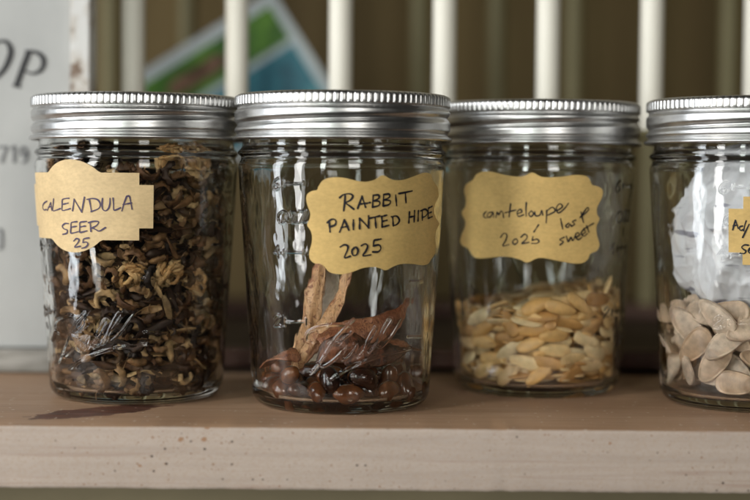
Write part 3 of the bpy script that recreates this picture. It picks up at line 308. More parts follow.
    0,-95,213,314,9,36,93,3, 0,-204,119,299,9,-81,-56,-14, 0,-202,-3,314,26,8,2,-96, 0,-256,-106,290,30,-31,1,90, 0,-123,-149,329,11,97,21,9, 0,-141,-203,360,61,-8,-3,-78, 0,27,-285,337,94,3,13,-33, 0,55,-239,332,89,13,9,-44, 0,150,-208,296,7,-96,14,23, 0,-198,-237,349,12,74,-60,29, 0,-15,-335,355,44,-90,7,0, 0,6,-138,358,3,-22,-97,-2, 0,127,-228,335,87,34,29,-21, 0,170,-156,322,27,-94,10,21, 0,65,12,386,0,11,-98,-17,
    0,198,100,380,12,31,10,94, 0,221,196,360,5,61,-79,-8, 0,32,210,367,77,-20,-10,60, 0,88,309,403,30,-40,78,39, 0,-54,331,344,90,-43,-10,8, 0,-108,249,334,17,9,3,-98, 0,-238,133,318,87,4,-16,46, 0,-262,16,264,96,-5,-12,23, 0,-163,-58,336,20,90,30,25, 0,-307,-105,266,40,30,77,40, 0,-270,-202,284,46,-75,31,-37, 0,-195,-165,335,10,-42,84,-33, 0,-176,-197,375,89,-17,-12,41, 0,69,-291,347,15,15,-97,-6, 0,140,-294,307,29,-10,11,-94,
    0,245,-239,302,35,-19,71,-58, 0,174,-135,356,4,-94,24,25, 0,245,115,371,18,-62,-74,20, 0,62,169,393,3,12,-4,99, 0,109,258,373,1,98,14,-11, 0,-31,184,365,1,88,45,12, 0,-75,210,375,17,-16,97,6, 0,-172,230,356,44,-10,22,-86, 0,-141,141,307,12,-67,-73,-6, 0,-269,9,284,11,-38,92,-7, 0,-285,-6,310,28,93,18,14, 0,-35,4,381,0,-74,-67,0, 0,-294,-85,306,16,90,-41,7, 0,-70,-176,352,84,12,13,52, 0,17,-271,371,2,17,-97,18,
    0,131,-261,350,11,-28,16,-94, 0,154,-192,330,90,28,23,-23, 0,167,5,390,99,1,15,5, 0,296,-68,323,5,70,-68,-21, 0,165,160,400,28,93,21,-11, 0,-126,146,386,46,14,-4,88, 0,145,272,386,11,3,-99,2, 0,-176,166,347,52,-6,42,-74, 0,-64,292,371,25,-97,-5,0, 0,-310,145,276,62,-7,69,-37, 0,-242,71,335,56,-79,-15,-21, 0,-270,-47,330,49,-86,12,11, 0,-68,25,392,48,22,-20,-83, 0,-84,-116,374,96,0,-6,28, 0,-66,-181,373,18,-4,-98,-2,
    0,-200,-149,377,97,-15,-18,-7, 0,-128,-261,379,10,37,-91,-16, 0,9,-232,372,12,-10,37,92, 0,196,-200,330,35,-15,-92,-9, 0,176,-51,390,35,26,-11,89, 0,134,61,409,15,-10,-98,9, 0,196,86,409,2,87,-43,-23, 0,127,208,389,96,-16,18,15, 0,157,215,400,14,-7,-97,19, 0,-200,91,325,39,-89,20,12, 0,-15,303,398,9,0,23,-97, 0,-261,143,337,88,5,-16,44, 0,-296,47,333,56,50,52,-41, 0,-190,-135,352,94,-20,-12,26, 0,-29,-168,382,95,-6,17,-27,
    0,-261,-171,328,75,-41,48,-20, 0,-16,-247,399,26,-94,17,-17, 0,184,-268,333,40,-18,46,-78, 0,138,-146,393,18,-90,-40,-7, 0,226,-97,364,86,31,24,31, 0,248,-110,366,9,-86,30,39, 0,234,136,400,43,22,15,86, 0,191,70,432,95,12,18,20, 0,241,205,392,84,-29,10,-44, 0,153,273,405,2,99,6,-11, 0,-195,229,383,5,84,53,7, 0,-147,123,340,24,-77,-56,18, 0,-319,14,334,66,48,54,-20, 0,-76,87,355,55,76,32,14, 0,-264,-114,255,8,-67,72,-17,
    0,-220,-48,360,67,-13,10,72, 0,-38,-336,399,58,-78,-15,-16, 0,-124,-68,375,99,-1,-12,9, 0,127,-219,383,14,-4,-97,-20, 0,230,-180,335,92,6,37,-6, 0,337,-69,324,36,-52,48,-60, 0,254,43,389,93,15,30,15, 0,196,-16,408,25,-60,-72,24, 0,222,123,439,88,-9,-2,-47, 0,207,259,414,4,96,-24,-11, 0,0,347,387,4,4,73,-68, 0,-115,193,384,0,42,85,33, 0,-248,235,376,79,-46,-30,28, 0,-114,86,325,61,-60,-50,12, 0,-250,-84,349,1,12,98,-17,
    0,110,-310,363,12,-5,38,-92, 0,131,-252,389,12,14,-29,94, 0,266,-155,364,88,-4,45,-16, 0,293,-74,353,57,33,22,72, 0,-178,-5,347,77,-18,-23,57, 0,287,90,392,21,84,-38,-33, 0,305,165,387,65,-57,34,-38, 0,286,133,426,6,86,-49,-12, 0,20,79,400,21,-8,11,97, 0,68,124,400,19,-94,22,16, 0,-96,252,400,9,23,96,10, 0,-151,121,368,76,-9,18,-62, 0,-216,47,330,70,-70,3,18, 0,-273,-92,330,4,0,17,98, 0,197,-201,412,91,29,29,-1,
    0,177,-150,407,13,29,-86,-40, 0,-311,-130,311,55,7,68,49, 0,-86,-279,385,55,13,23,-79, 0,-71,-297,398,3,-22,93,28, 0,161,-261,404,93,31,14,-17, 0,270,-146,397,90,10,41,12, 0,325,16,341,60,-28,26,-70, 0,296,5,385,90,1,22,-37, 0,336,44,368,33,70,-47,-42, 0,304,11,406,78,-4,22,-58, 0,-43,157,390,86,27,6,42, 0,247,182,454,6,62,78,3, 0,76,223,430,98,-2,-7,18, 0,39,263,407,94,-3,-17,30, 0,-138,316,362,7,22,-62,-75,
    0,-277,3,343,52,83,12,16, 0,174,-194,404,23,16,-90,-34, 0,234,-213,355,79,26,28,48, 0,262,1,359,17,47,-86,-5, 0,295,-70,383,22,-42,-87,11, 0,236,21,430,90,2,17,-40, 0,216,-28,420,36,-9,-92,6, 0,341,76,419,65,-40,59,-27, 0,129,187,432,94,32,8,6, 0,214,250,434,10,-47,-87,6, 0,21,269,424,98,-1,-16,7, 0,14,-66,400,6,7,-90,42, 0,28,-167,384,0,98,9,-17, 0,54,-199,403,69,-70,-15,8, 0,143,-86,421,28,95,-14,3,
    0,134,-278,426,46,-86,-16,-16, 0,60,-342,389,69,-71,2,15, 0,214,-226,425,52,-19,-83,-10, 0,334,-89,405,75,22,58,24, 0,288,-67,418,18,38,-86,-29, 0,27,-23,419,1,-18,97,17, 0,179,122,457,12,55,83,1, 0,299,85,442,11,-66,-74,5, 0,293,190,446,47,17,63,59, 0,211,216,464,20,69,65,24, 0,155,262,454,6,65,76,1, 0,11,330,431,10,8,99,-3, 0,45,-107,377,99,9,5,-13, 0,100,-95,402,29,95,9,-2, 0,85,-148,414,16,-16,18,96,
    0,0,-304,404,2,15,-52,84, 0,142,-315,407,50,-79,4,36, 0,281,-197,368,47,-75,-26,38, 0,343,7,422,62,-21,-68,33, 0,38,-7,402,17,-97,-19,-1, 0,4,-127,409,12,38,92,-3, 0,66,-316,406,4,-20,75,63, 0,222,-270,424,68,66,25,23, 0,296,-157,403,27,52,-78,-25, 0,266,-206,459,6,-59,2,81, 0,297,-69,438,83,30,16,45, 0,252,-41,433,82,33,10,45, ),
    'squash': (
    0,-245,70,83,82,-22,6,-53, 0,-60,-250,94,19,-30,94,2, 0,245,-76,66,1,-88,-47,1, 0,-205,95,110,21,68,-68,16, 0,249,-4,95,20,86,46,-11, 0,74,314,106,4,20,62,-76, 0,-246,-41,65,84,0,0,-55, 0,-30,-322,117,68,-68,22,17, 0,213,113,78,1,33,92,-20, 0,159,-152,107,26,-9,18,-94, 0,-245,-64,105,18,-39,90,8, 0,-72,243,79,2,-97,22,-11, 0,163,228,69,3,99,-13,2, 0,-148,200,109,14,-74,56,-35, 0,-182,-214,78,14,39,91,8,
    0,171,-219,65,99,0,0,13, 0,-202,-145,114,13,-5,98,14, 0,112,-267,97,14,-97,-10,-19, 0,212,131,114,50,-12,-4,-86, 0,-181,270,146,53,73,-1,43, 0,-65,244,114,52,11,-9,-84, 0,-250,-93,152,56,13,-14,-81, 0,72,-235,133,70,-2,-28,66, 0,294,74,121,27,77,-47,-32, 0,121,232,101,99,-3,-8,8, 0,-249,157,105,76,-33,6,56, 0,-146,-244,122,6,10,99,6, 0,180,-167,131,11,-93,30,19, 0,16,-248,148,88,12,-2,-47, 0,252,-28,142,18,90,-41,4,
    0,-2,174,163,9,-8,-48,-87, 0,-317,-1,108,42,55,58,43, 0,211,-142,163,4,-80,56,22, 0,186,223,140,97,6,6,-22, 0,-183,157,158,12,23,96,-10, 0,-184,-159,157,94,-4,-19,30, 0,-210,32,184,27,18,-10,-94, 0,-99,-223,162,91,2,-8,41, 0,300,-117,102,54,-62,-36,44, 0,166,227,186,44,15,15,87, 0,-167,-66,215,60,26,-6,-76, 0,-6,-237,187,81,7,9,-57, 0,244,-6,168,17,95,-25,0, 0,39,266,130,38,11,90,18, 0,-53,282,155,97,0,-2,26,
    0,-161,-245,182,16,-6,-6,98, 0,151,-231,172,14,-99,0,10, 0,183,-74,242,19,95,16,-19, 0,59,-150,224,17,-21,30,-91, 0,153,133,169,18,-10,-98,4, 0,-48,259,186,39,2,0,-92, 0,-286,51,180,50,16,-15,-84, 0,-98,-178,224,97,-10,-10,20, 0,190,-140,208,20,19,-10,96, 0,260,198,195,28,35,58,68, 0,-164,178,209,24,28,91,18, 0,152,-198,224,87,24,12,-40, 0,162,77,205,13,-52,-83,15, 0,-87,238,218,74,-9,-14,65, 0,-160,-102,246,26,-25,93,4,
    0,-226,-26,221,36,35,-8,-86, 0,99,-313,201,67,-68,5,27, 0,258,44,195,25,36,-90,-4, 0,8,217,221,20,54,-81,-15, 0,-203,145,226,39,-75,38,-37, 0,-30,18,326,49,0,0,87, 0,233,-155,239,7,-34,16,-92, 0,191,141,224,11,-20,-96,14, 0,-281,177,219,65,8,70,-29, 0,-186,-210,238,14,9,98,-6, 0,256,-166,257,27,-83,-40,26, 0,154,195,252,66,-21,-10,-72, 0,-282,62,215,17,-45,86,-14, 0,18,-270,216,27,6,9,-96, 0,300,-10,212,19,72,-65,-18,
    0,63,206,235,16,-71,-64,27, 0,-62,-283,232,8,15,1,-99, 0,231,-21,258,97,3,3,-23, 0,80,133,284,29,77,-40,-39, 0,-265,92,254,19,-28,93,-11, 0,140,-245,246,7,-99,0,8, 0,266,96,246,44,7,16,88, 0,-14,152,299,0,84,-45,29, 0,-274,-111,200,66,33,-11,-66, 0,162,-63,299,11,-6,-99,-6, 0,88,289,251,97,-23,7,-6, 0,-330,-39,261,59,-31,-62,42, 0,-61,-294,264,14,3,99,3, 0,257,152,270,92,-13,8,-37, 0,-125,160,266,7,-80,59,-12,
    0,-197,-120,299,69,60,8,40, 0,100,82,337,7,-71,69,8, 0,-122,29,313,4,-62,-29,73, 0,-172,-251,296,88,-18,-16,-40, 0,28,-88,340,40,-76,40,31, 0,-109,277,246,8,17,1,-98, 0,-153,-118,325,2,46,-65,-61, 0,28,-176,345,23,-3,-16,-96, 0,253,-54,305,21,-21,10,-95, 0,-89,287,295,18,-2,98,0, 0,112,-219,286,3,39,91,-11, 0,186,50,293,4,-1,-100,4, 0,-137,255,307,96,10,-24,13, 0,-211,-91,299,60,-68,-40,7, 0,-90,163,306,96,-4,-6,28,
    0,-262,-60,286,8,55,-76,-34, 0,8,-181,308,23,90,-36,5, 0,304,37,310,12,-70,-65,26, 0,-215,-24,323,92,31,25,0, 0,-208,220,336,87,-8,-2,48, 0,261,180,316,7,-53,-71,45, 0,-26,190,344,84,0,-1,54, 0,-1,-304,332,7,-18,10,-98, 0,124,293,305,24,-14,-86,43, 0,-171,178,317,12,96,10,22, 0,-294,-130,331,44,-27,-41,75, 0,-237,90,312,16,-96,13,-21, 0,-135,-199,303,88,-26,15,36, 0,203,-166,321,7,100,-6,0, 0,176,130,313,94,-8,-4,-32,
    0,-295,48,296,56,42,1,-72, 0,-94,-160,327,28,89,36,-1, 0,310,-102,325,75,18,62,-15, 0,67,272,298,91,-24,0,-34, 0,-55,-247,296,18,82,54,-2, ),
}

# ------------------------------------------------------------------ sight lines: which point of a real surface lies where in the photograph (750 x 500)
F_PX = 1500.0
def sight(px, py):
    return CAM_ROT @ Vector(((px - 375) / F_PX, -(py - 250) / F_PX, -1.0))
def on_plane_z(px, py, z=0.0):
    d = sight(px, py); t = (z - CAM_H) / d.z
    return Vector((0, 0, CAM_H)) + d * t
def on_plane_y(px, py, y):
    d = sight(px, py)
    return Vector((0, 0, CAM_H)) + d * (y / d.y)

# ------------------------------------------------------------------ materials
def mat_glass():
    k = NT('clear_glass')
    k.set(Base_Color=(0.982, 0.995, 0.986), Roughness=0.0, IOR=1.5, Transmission_Weight=1.0)
    return k.m
def mat_metal():
    k = NT('tinned_steel')
    v = k.coord('Object', (1, 1, 1))
    oi = k.n('ShaderNodeObjectInfo')
    ad = k.n('ShaderNodeVectorMath', operation='ADD'); k.l(v, ad.inputs[0]); k.l(oi.outputs['Random'], ad.inputs[1])
    n1 = k.noise(ad.outputs[0], 60, 6, .68)
    n2 = k.noise(k.coord('Object', (300, 300, 2500)), 1.0, 2, .5)
    c = k.ramp(n1, [(.3, (.52, .515, .51)), (.5, (.61, .605, .595)), (.7, (.67, .665, .655))])
    r = k.ramp(n1, [(.3, .29), (.55, .35), (.72, .46)])
    k.set(Base_Color=c, Metallic=1.0, Roughness=r)
    k.bump(n2, .012, .0002)
    return k.m
def mat_paper(name, col):
    k = NT(name)
    v = k.coord('Object', (1, 1, 1))
    a = k.noise(v, 90, 4, .6)
    b = k.noise(k.coord('Object', (500, 500, 900)), 1.0, 3, .6)
    c1 = k.ramp(a, [(.3, tuple(x * .9 for x in col)), (.7, tuple(min(1, x * 1.08) for x in col))])
    c2 = k.ramp(b, [(.3, .86), (.65, 1.0)])
    k.set(Base_Color=k.mix(1.0, c1, c2, 'MULTIPLY'), Roughness=.62, Specular_IOR_Level=.3)
    k.bump(b, .12, .0003)
    return k.m
def mat_ink(name, col):
    k = NT(name)
    k.set(Base_Color=col, Roughness=.5, Specular_IOR_Level=.25)
    return k.m
def mat_shelf_top():
    k = NT('shelf_top_wood')
    g = k.noise(k.coord('Object', (6, 90, 90)), 1.0, 6, .6, 1.2)
    f = k.noise(k.coord('Object', (30, 420, 420)), 1.0, 4, .6)
    m = k.noise(k.coord('Object', (12, 20, 20)), 1.0, 3, .5)
    c = k.ramp(g, [(.25, (.32, .18, .098)), (.5, (.40, .235, .135)), (.75, (.46, .285, .17))])
    c = k.mix(k.math('MULTIPLY', f, .35), c, (.28, .175, .11))
    c = k.mix(k.math('MULTIPLY', m, .3), c, (.50, .34, .23))
    # a dark knot, lying obliquely in front of the first jar
    tc = k.coord('Object', (1, 1, 1), loc=(0, 0, 0))
    mp = k.n('ShaderNodeMapping', vector_type='TEXTURE')
    mp.inputs['Location'].default_value = (-.1085, .5875, 0)
    mp.inputs['Rotation'].default_value = (0, 0, R(38))
    mp.inputs['Scale'].default_value = (.030, .0105, 1)
    k.l(tc, mp.inputs[0])
    wob = k.noise(tc, 120, 3, .5)
    ln = k.n('ShaderNodeVectorMath', operation='LENGTH'); k.l(mp.outputs[0], ln.inputs[0])
    dd = k.math('ADD', ln.outputs['Value'], k.math('MULTIPLY', k.math('SUBTRACT', wob, .5), .9))
    kn = k.ramp(dd, [(.85, 1.0), (1.02, .75), (1.14, 0.0)])
    c = k.mix(k.math('MULTIPLY', kn, .92), c, k.ramp(k.noise(k.coord('Object', (90, 260, 90), rot=(0, 0, R(-38))), 1.0, 4, .6), [(.35, (.035, .010, .006)), (.65, (.15, .045, .022))]))
    # pale dust specks
    vo = k.n('ShaderNodeTexVoronoi'); vo.inputs['Scale'].default_value = 420
    k.l(tc, vo.inputs['Vector'])
    sz = k.n('ShaderNodeSeparateColor'); k.l(vo.outputs['Color'], sz.inputs[0])
    thr = k.ramp(sz.outputs[0], [(.78, 0.0), (1.0, .30)])
    spk = k.math('LESS_THAN', vo.outputs['Distance'], thr)
    c = k.mix(k.math('MULTIPLY', spk, .75), c, (.62, .52, .42))
    k.set(Base_Color=c, Roughness=k.ramp(f, [(.3, .45), (.7, .62)]), Specular_IOR_Level=.4)
    k.bump(f, .25, .0004)
    return k.m
def mat_shelf_edge():
    k = NT('sawn_edge_wood')
    g = k.noise(k.coord('Object', (5, 60, 160)), 1.0, 6, .62, .8)
    ln = k.noise(k.coord('Object', (5, 10, 300), rot=(0, R(.5), 0)), 1.0, 3, .5, .25)
    m = k.noise(k.coord('Object', (14, 14, 26)), 1.0, 4, .6)
    fine = k.noise(k.coord('Object', (900, 900, 1300)), 1.0, 3, .7)
    c = k.ramp(g, [(.25, (.36, .28, .23)), (.55, (.455, .367, .307)), (.8, (.495, .41, .35))])
    lines = k.ramp(ln, [(.575, 0.0), (.605, .78), (.63, .05), (.70, .0)])
    c = k.mix(lines, c, (.33, .22, .17))
    c = k.mix(k.math('MULTIPLY', m, .35), c, (.54, .465, .42))
    c = k.mix(k.math('MULTIPLY', k.ramp(fine, [(.35, 1.0), (.55, 0.0)]), .42), c, (.40, .29, .21))
    tc = k.coord('Object', (1, 1, 1.2), rot=(R(90), 0, 0))
    clump = k.noise(k.coord('Object', (22, 22, 40)), 1.0, 2, .5)
    for s, lo, mx, col, w, off in ((300, .87, .16, (.035, .022, .015), .92, 0.0), (420, .82, .18, (.24, .11, .045), .75, 3.1), (170, .94, .20, (.30, .14, .055), .75, 5.7), (620, .66, .20, (.32, .21, .14), .55, 9.0)):
        ad = k.n('ShaderNodeVectorMath', operation='ADD'); ad.inputs[1].default_value = (off, off, 0); k.l(tc, ad.inputs[0])
        vo = k.n('ShaderNodeTexVoronoi', voronoi_dimensions='2D'); vo.inputs['Scale'].default_value = s
        k.l(ad.outputs[0], vo.inputs['Vector'])
        sz = k.n('ShaderNodeSeparateColor'); k.l(vo.outputs['Color'], sz.inputs[0])
        pick = k.math('ADD', sz.outputs[1], k.math('MULTIPLY', k.math('SUBTRACT', clump, .55), .5))
        thr = k.ramp(pick, [(lo, 0.0), (1.0, mx)])
        dd = k.math('ADD', vo.outputs['Distance'], k.math('MULTIPLY', k.math('SUBTRACT', fine, .5), .16))
        e = k.math('LESS_THAN', dd, thr)
        c = k.mix(k.math('MULTIPLY', e, w), c, col)
    k.set(Base_Color=c, Roughness=.75, Specular_IOR_Level=.25)
    k.bump(k.math('ADD', fine, k.math('MULTIPLY', g, 1.2)), .3, .0004)
    return k.m
def mat_plain(name, c1, c2, scale=(8, 8, 8), rough=.6, bump=.1, spec=.4):
    k = NT(name)
    v = k.coord('Object', scale)
    a = k.noise(v, 1.0, 6, .6)
    k.set(Base_Color=k.ramp(a, [(.3, c1), (.7, c2)]), Roughness=rough, Specular_IOR_Level=spec)
    if bump: k.bump(a, bump, .001)
    return k.m
def rand_value(k):
    oi = k.n('ShaderNodeObjectInfo'); ge = k.n('ShaderNodeNewGeometry')
    s = k.math('ADD', oi.outputs['Random'], ge.outputs['Random Per Island'])
    return k.math('FRACT', s)
def mat_seed(name, stops, rough=.5, detail=900, dark=.75, bump=.25, spec=.4, coat=0.0):
    k = NT(name)
    r = rand_value(k)
    c = k.ramp(r, stops)
    n = k.noise(k.coord('Object', (detail, detail * .7, detail)), 1.0, 4, .6)
    n2 = k.noise(k.coord('Object', (150, 150, 150)), 1.0, 2, .5)
    c = k.mix(1.0, c, k.ramp(n, [(.3, dark), (.65, 1.0)]), 'MULTIPLY')
    c = k.mix(1.0, c, k.ramp(n2, [(.3, .8), (.7, 1.08)]), 'MULTIPLY')
    k.set(Base_Color=c, Roughness=rough, Specular_IOR_Level=spec, Coat_Weight=coat)
    if bump: k.bump(n, bump, .0004)
    return k.m

M_GLASS = mat_glass()
M_METAL = mat_metal()
M_KRAFT = mat_paper('kraft_paper', (.64, .43, .155))
M_KRAFT_PALE = mat_paper('pale_kraft_paper', (.68, .50, .27))
M_INK = mat_ink('black_ink', (.012, .011, .016))
M_INK_V = mat_ink('violet_ink', (.075, .055, .10))
M_TOP = mat_shelf_top()
M_EDGE = mat_shelf_edge()

# ------------------------------------------------------------------ the setting
EDGE_Y = on_plane_z(375, 428.5).y
SHELF_T = 0.0232
SHELF_BACK = EDGE_Y + 0.162
nx = 1500
xs = np.linspace(-.75, .75, nx)
E = EDGE_Y
outline = [(E + .0005, -SHELF_T, 1), (E + .0001, -SHELF_T + .0005, 1), (E, -SHELF_T + .0012, 0), (E, -.0100, 0), (E, -.0016, 0), (E + .0001, -.0007, 1), (E + .0005, -.0002, 1), (E + .0012, 0, 0),
           (E + .04, 0, 0), (SHELF_BACK, 0, 0), (SHELF_BACK, -SHELF_T, 0)]
P = np.zeros((nx, len(outline), 3))
for i, x in enumerate(xs):
    chip = noise.noise(Vector((x * 60, 3.1, 0))) * .5 + noise.noise(Vector((x * 260, 1.7, 0))) * .5
    deep = max(0, noise.noise(Vector((x * 55, 8.8, 0))) - .40) * .0014
    saw = .00016 * noise.noise(Vector((x * 35, .4, 0)))
    for k, (y, z, f) in enumerate(outline):
        e = f * (.00028 * chip + deep)
        P[i, k] = (x, y + max(-.0002, e) * .8 + (saw if k < 8 else 0), z - (max(-.00015, e) if z > -.01 else -max(-.0002, e)))
me = grid_mesh('shelf', P, True)
ebm = bmesh.new(); ebm.from_mesh(me)
ebm.verts.ensure_lookup_table()
m = len(outline)
ebm.faces.new([ebm.verts[k] for k in range(m)]); ebm.faces.new([ebm.verts[(nx - 1) * m + k] for k in range(m)][::-1])
bmesh.ops.recalc_face_normals(ebm, faces=ebm.faces[:])
ebm.to_mesh(me); ebm.free()
shelf = link('shelf', me, [M_TOP, M_EDGE]); tag(shelf, kind='structure')
for p in me.polygons:
    p.material_index = 0 if (p.normal.z > .75 or p.normal.y > .5) else 1  # upward and back faces take the browner wood, the rest the paler
me.polygons.foreach_set('use_smooth', [True] * len(me.polygons))
try:
    me.set_sharp_from_angle(angle=R(40))
except Exception:
    pass

WALL_Y = 1.20
bm = bmesh.new(); box_bm(bm, (-1.6, WALL_Y, -1.0), (1.6, WALL_Y + .05, 1.0))
wall = link('wall', from_bm('wall', bm), mat_plain('brown_wall', (.105, .070, .022), (.20, .138, .050), (7, 7, 1.1), .7, .1)); tag(wall, kind='structure')
bm = bmesh.new(); box_bm(bm, (-.9, EDGE_Y + .13, -.6), (.9, EDGE_Y + .145, -SHELF_T - .0005))
panel = link('panel_below_the_shelf', from_bm('panel', bm), mat_plain('beige_panel', (.20, .17, .10), (.40, .33, .20), (5, 5, 14), .6, .1)); tag(panel, kind='structure')

# ------------------------------------------------------------------ spindle rack behind the jars
rack = thing('spindle_rack', (0.0, .735, 0.0), 'cream white rack of upright round spindles standing behind the jars', 'rack')
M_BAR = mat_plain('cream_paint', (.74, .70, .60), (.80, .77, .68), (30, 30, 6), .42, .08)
M_BAR_SHADE = mat_plain('shaded_cream_paint', (.17, .145, .065), (.24, .205, .10), (30, 30, 6), .5, .08)  # cream paint darkened to olive, shade on the back row put into the colour
M_RAIL = mat_plain('dark_stained_wood', (.06, .028, .018), (.11, .055, .035), (10, 40, 40), .5, .2)
def turned_bar(r, z0, z1):
    nz, nu = 24, 28
    P = np.zeros((nz, nu, 3))
    zz = np.linspace(z0, z1, nz); t = np.linspace(0, 2 * np.pi, nu, endpoint=False)
    P[..., 0] = r * np.cos(t)[None]; P[..., 1] = r * np.sin(t)[None]; P[..., 2] = zz[:, None]
    return grid_mesh('bar', P)
BAR_Y = .738
RACK_TOP = .34
MID_Z = .1135  # added mid rail; front spindles stop here so the space below looks shaded
bar_me = turned_bar(.0057, MID_Z + .0045, RACK_TOP)
pitch = 103.2 / F_PX * BAR_Y
x0 = (236.0 - 375) / F_PX * BAR_Y
first = True
for k in range(-4, 9):
    b = link('spindle', bar_me, M_BAR if first else None, rack); first = False
    b.location = (x0 + k * pitch, BAR_Y - .735, 0)
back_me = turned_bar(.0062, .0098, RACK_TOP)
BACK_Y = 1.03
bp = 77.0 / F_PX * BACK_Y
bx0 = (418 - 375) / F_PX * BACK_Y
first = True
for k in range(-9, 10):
    b = link('spindle', back_me, M_BAR_SHADE if first else None, rack); first = False
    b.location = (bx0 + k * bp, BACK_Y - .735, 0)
for (yy, zz, h) in ((BAR_Y, 0.0006, .0092), (BACK_Y, 0.0006, .0092), (BAR_Y, MID_Z, .0044), (BAR_Y, RACK_TOP, .014), (BACK_Y, RACK_TOP, .014)):
    bm = bmesh.new(); box_bm(bm, (-.62, yy - .735 - .009, zz), (.62, yy - .735 + .009, zz + h), .0012)
    link('rail', from_bm('rail', bm), M_RAIL if zz < .1 else (M_BAR_SHADE if zz < .2 else M_BAR), rack)
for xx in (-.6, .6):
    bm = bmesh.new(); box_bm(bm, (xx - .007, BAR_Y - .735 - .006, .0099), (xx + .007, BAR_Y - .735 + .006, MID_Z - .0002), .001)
    link('corner_post', from_bm('corner_post', bm), M_BAR_SHADE, rack)
    for zz in (.0006, RACK_TOP):
        bm = bmesh.new(); box_bm(bm, (xx - .008, BAR_Y - .735 + .0092, zz + .001), (xx + .008, BACK_Y - .735 - .0092, zz + .008), .001)
        link('side_rail', from_bm('side_rail', bm), M_BAR, rack)

# the rack's floor ledge: the shelf ends here, the rack stands on a board behind it
bm = bmesh.new(); box_bm(bm, (-.75, SHELF_BACK + .0006, -SHELF_T - .02), (.75, WALL_Y - .002, -.0005), .0)
ledge = link('ledge', from_bm('ledge', bm), mat_plain('dark_ledge_wood', (.05, .032, .02), (.085, .055, .035), (6, 40, 40), .6, .1)); tag(ledge, kind='structure')

# ------------------------------------------------------------------ jars
def r_out(z):
    return 0.0365 + 0.006 * (z - 0.006) / 0.092

class Jar:
    def __init__(self, px, py):
        p = on_plane_z(px, py)
        h = Vector((p.x, p.y, 0)).normalized()
        self.c = p + h * .0305
        self.c.z = 0
    def theta_z(self, px, py, edge=80.0):
        """angle round the jar (0 = towards the camera, + = right) and height of the point seen at a pixel"""
        d = sight(px, py)
        o = Vector((0, 0, CAM_H)) - self.c
        z = .07
        for _ in range(12):
            r = r_out(min(max(z, .0), .11)) + .0007
            A = d.x ** 2 + d.y ** 2; B = o.x * d.x + o.y * d.y; Cc = o.x ** 2 + o.y ** 2 - r * r
            disc = B * B - A * Cc
            if disc < 0:
                t = -B / A
                s = 1 if (o.x + t * d.x) > 0 else -1
                return s * R(edge), o.z + t * d.z + self.c.z
            t = (-B - math.sqrt(disc)) / A
            z = o.z + t * d.z
        th = math.atan2(o.x + t * d.x, -(o.y + t * d.y))
        lim = R(edge)
        return max(-lim, min(lim, th)), z

JARS = [Jar(137, 405), Jar(340.5, 414.5), Jar(536, 398.5), Jar(748, 413)]
for a in range(3):
    print('jar gap', (JARS[a].c - JARS[a + 1].c).length, tuple(JARS[a].c))

# ---- relief strokes on the glass, traced on the second jar
def smooth_line(pts, n=6):
    if len(pts) < 3: return [tuple(p) for p in pts]
    P = [np.array(p, float) for p in pts]
    P = [2 * P[0] - P[1]] + P + [2 * P[-1] - P[-2]]
    out = []
    for i in range(1, len(P) - 2):
        for k in range(n):
            t = k / n
            out.append(tuple(.5 * ((2 * P[i]) + (-P[i - 1] + P[i + 1]) * t + (2 * P[i - 1] - 5 * P[i] + 4 * P[i + 1] - P[i + 2]) * t * t + (-P[i - 1] + 3 * P[i] - 3 * P[i + 1] + P[i + 2]) * t ** 3)))
    out.append(tuple(pts[-1]))
    return out

J2 = JARS[1]
def zoomed(strokes, ox, oy, s):
    return [[(ox + x / s, oy + y / s) for x, y in st] for st in strokes]
script = zoomed([
    [(335, 178), (300, 212), (262, 252), (232, 300), (205, 340), (178, 372)],
    [(185, 262), (163, 255), (168, 225), (205, 205), (265, 196), (318, 200), (328, 222), (292, 250), (245, 266)],
    [(245, 266), (288, 268), (292, 292), (262, 322), (225, 345), (206, 332)],
    [(335, 268), (305, 282), (290, 308), (302, 322), (328, 300), (348, 272), (338, 300), (352, 312), (372, 290)],
    [(372, 290), (410, 235), (425, 205), (412, 205), (384, 255), (374, 290), (386, 300), (408, 278)],
    [(408, 278), (452, 215), (474, 178), (462, 175), (432, 232), (420, 268), (436, 276), (470, 240), (508, 178)],
    [(252, 392), (320, 352), (420, 312), (540, 282)],
    [(262, 384), (330, 345), (420, 312)],
], 260, 270, 3.57)
def dash(x0, x1, y): return [(x0, y), (x1, y)]
marks = [
    [(277, 178), (273, 182), (272, 187), (275, 190), (278, 187), (275, 184), (272, 186)], dash(283, 303, 183.5), [(303, 181), (303, 186)], [(283, 181), (283, 186)],
    [(282, 211), (278, 214), (277, 219), (280, 223), (284, 223), (287, 218), (286, 213), (282, 211)],
    [(290, 212), (296, 212), (291, 223), (297, 223)], [(299, 211), (305, 211), (300, 222), (306, 222)],
    [(277, 246), (273, 253), (279, 253)], [(277, 248), (277, 257)], dash(283, 303, 252.5), [(303, 250), (303, 255)], [(283, 250), (283, 255)],
    [(273, 318), (276, 315), (279, 318), (273, 326), (279, 326)], dash(284, 305, 322), [(305, 319), (305, 325)], [(284, 319), (284, 325)],
    dash(411, 424, 282), dash(409, 423, 337),
]
RELIEF = []
for st in script:
    RELIEF.append(([J2.theta_z(*p) for p in smooth_line(st)], .00046))
for st in marks:
    RELIEF.append(([J2.theta_z(*p) for p in (smooth_line(st, 3) if len(st) > 4 else st)], .00036))

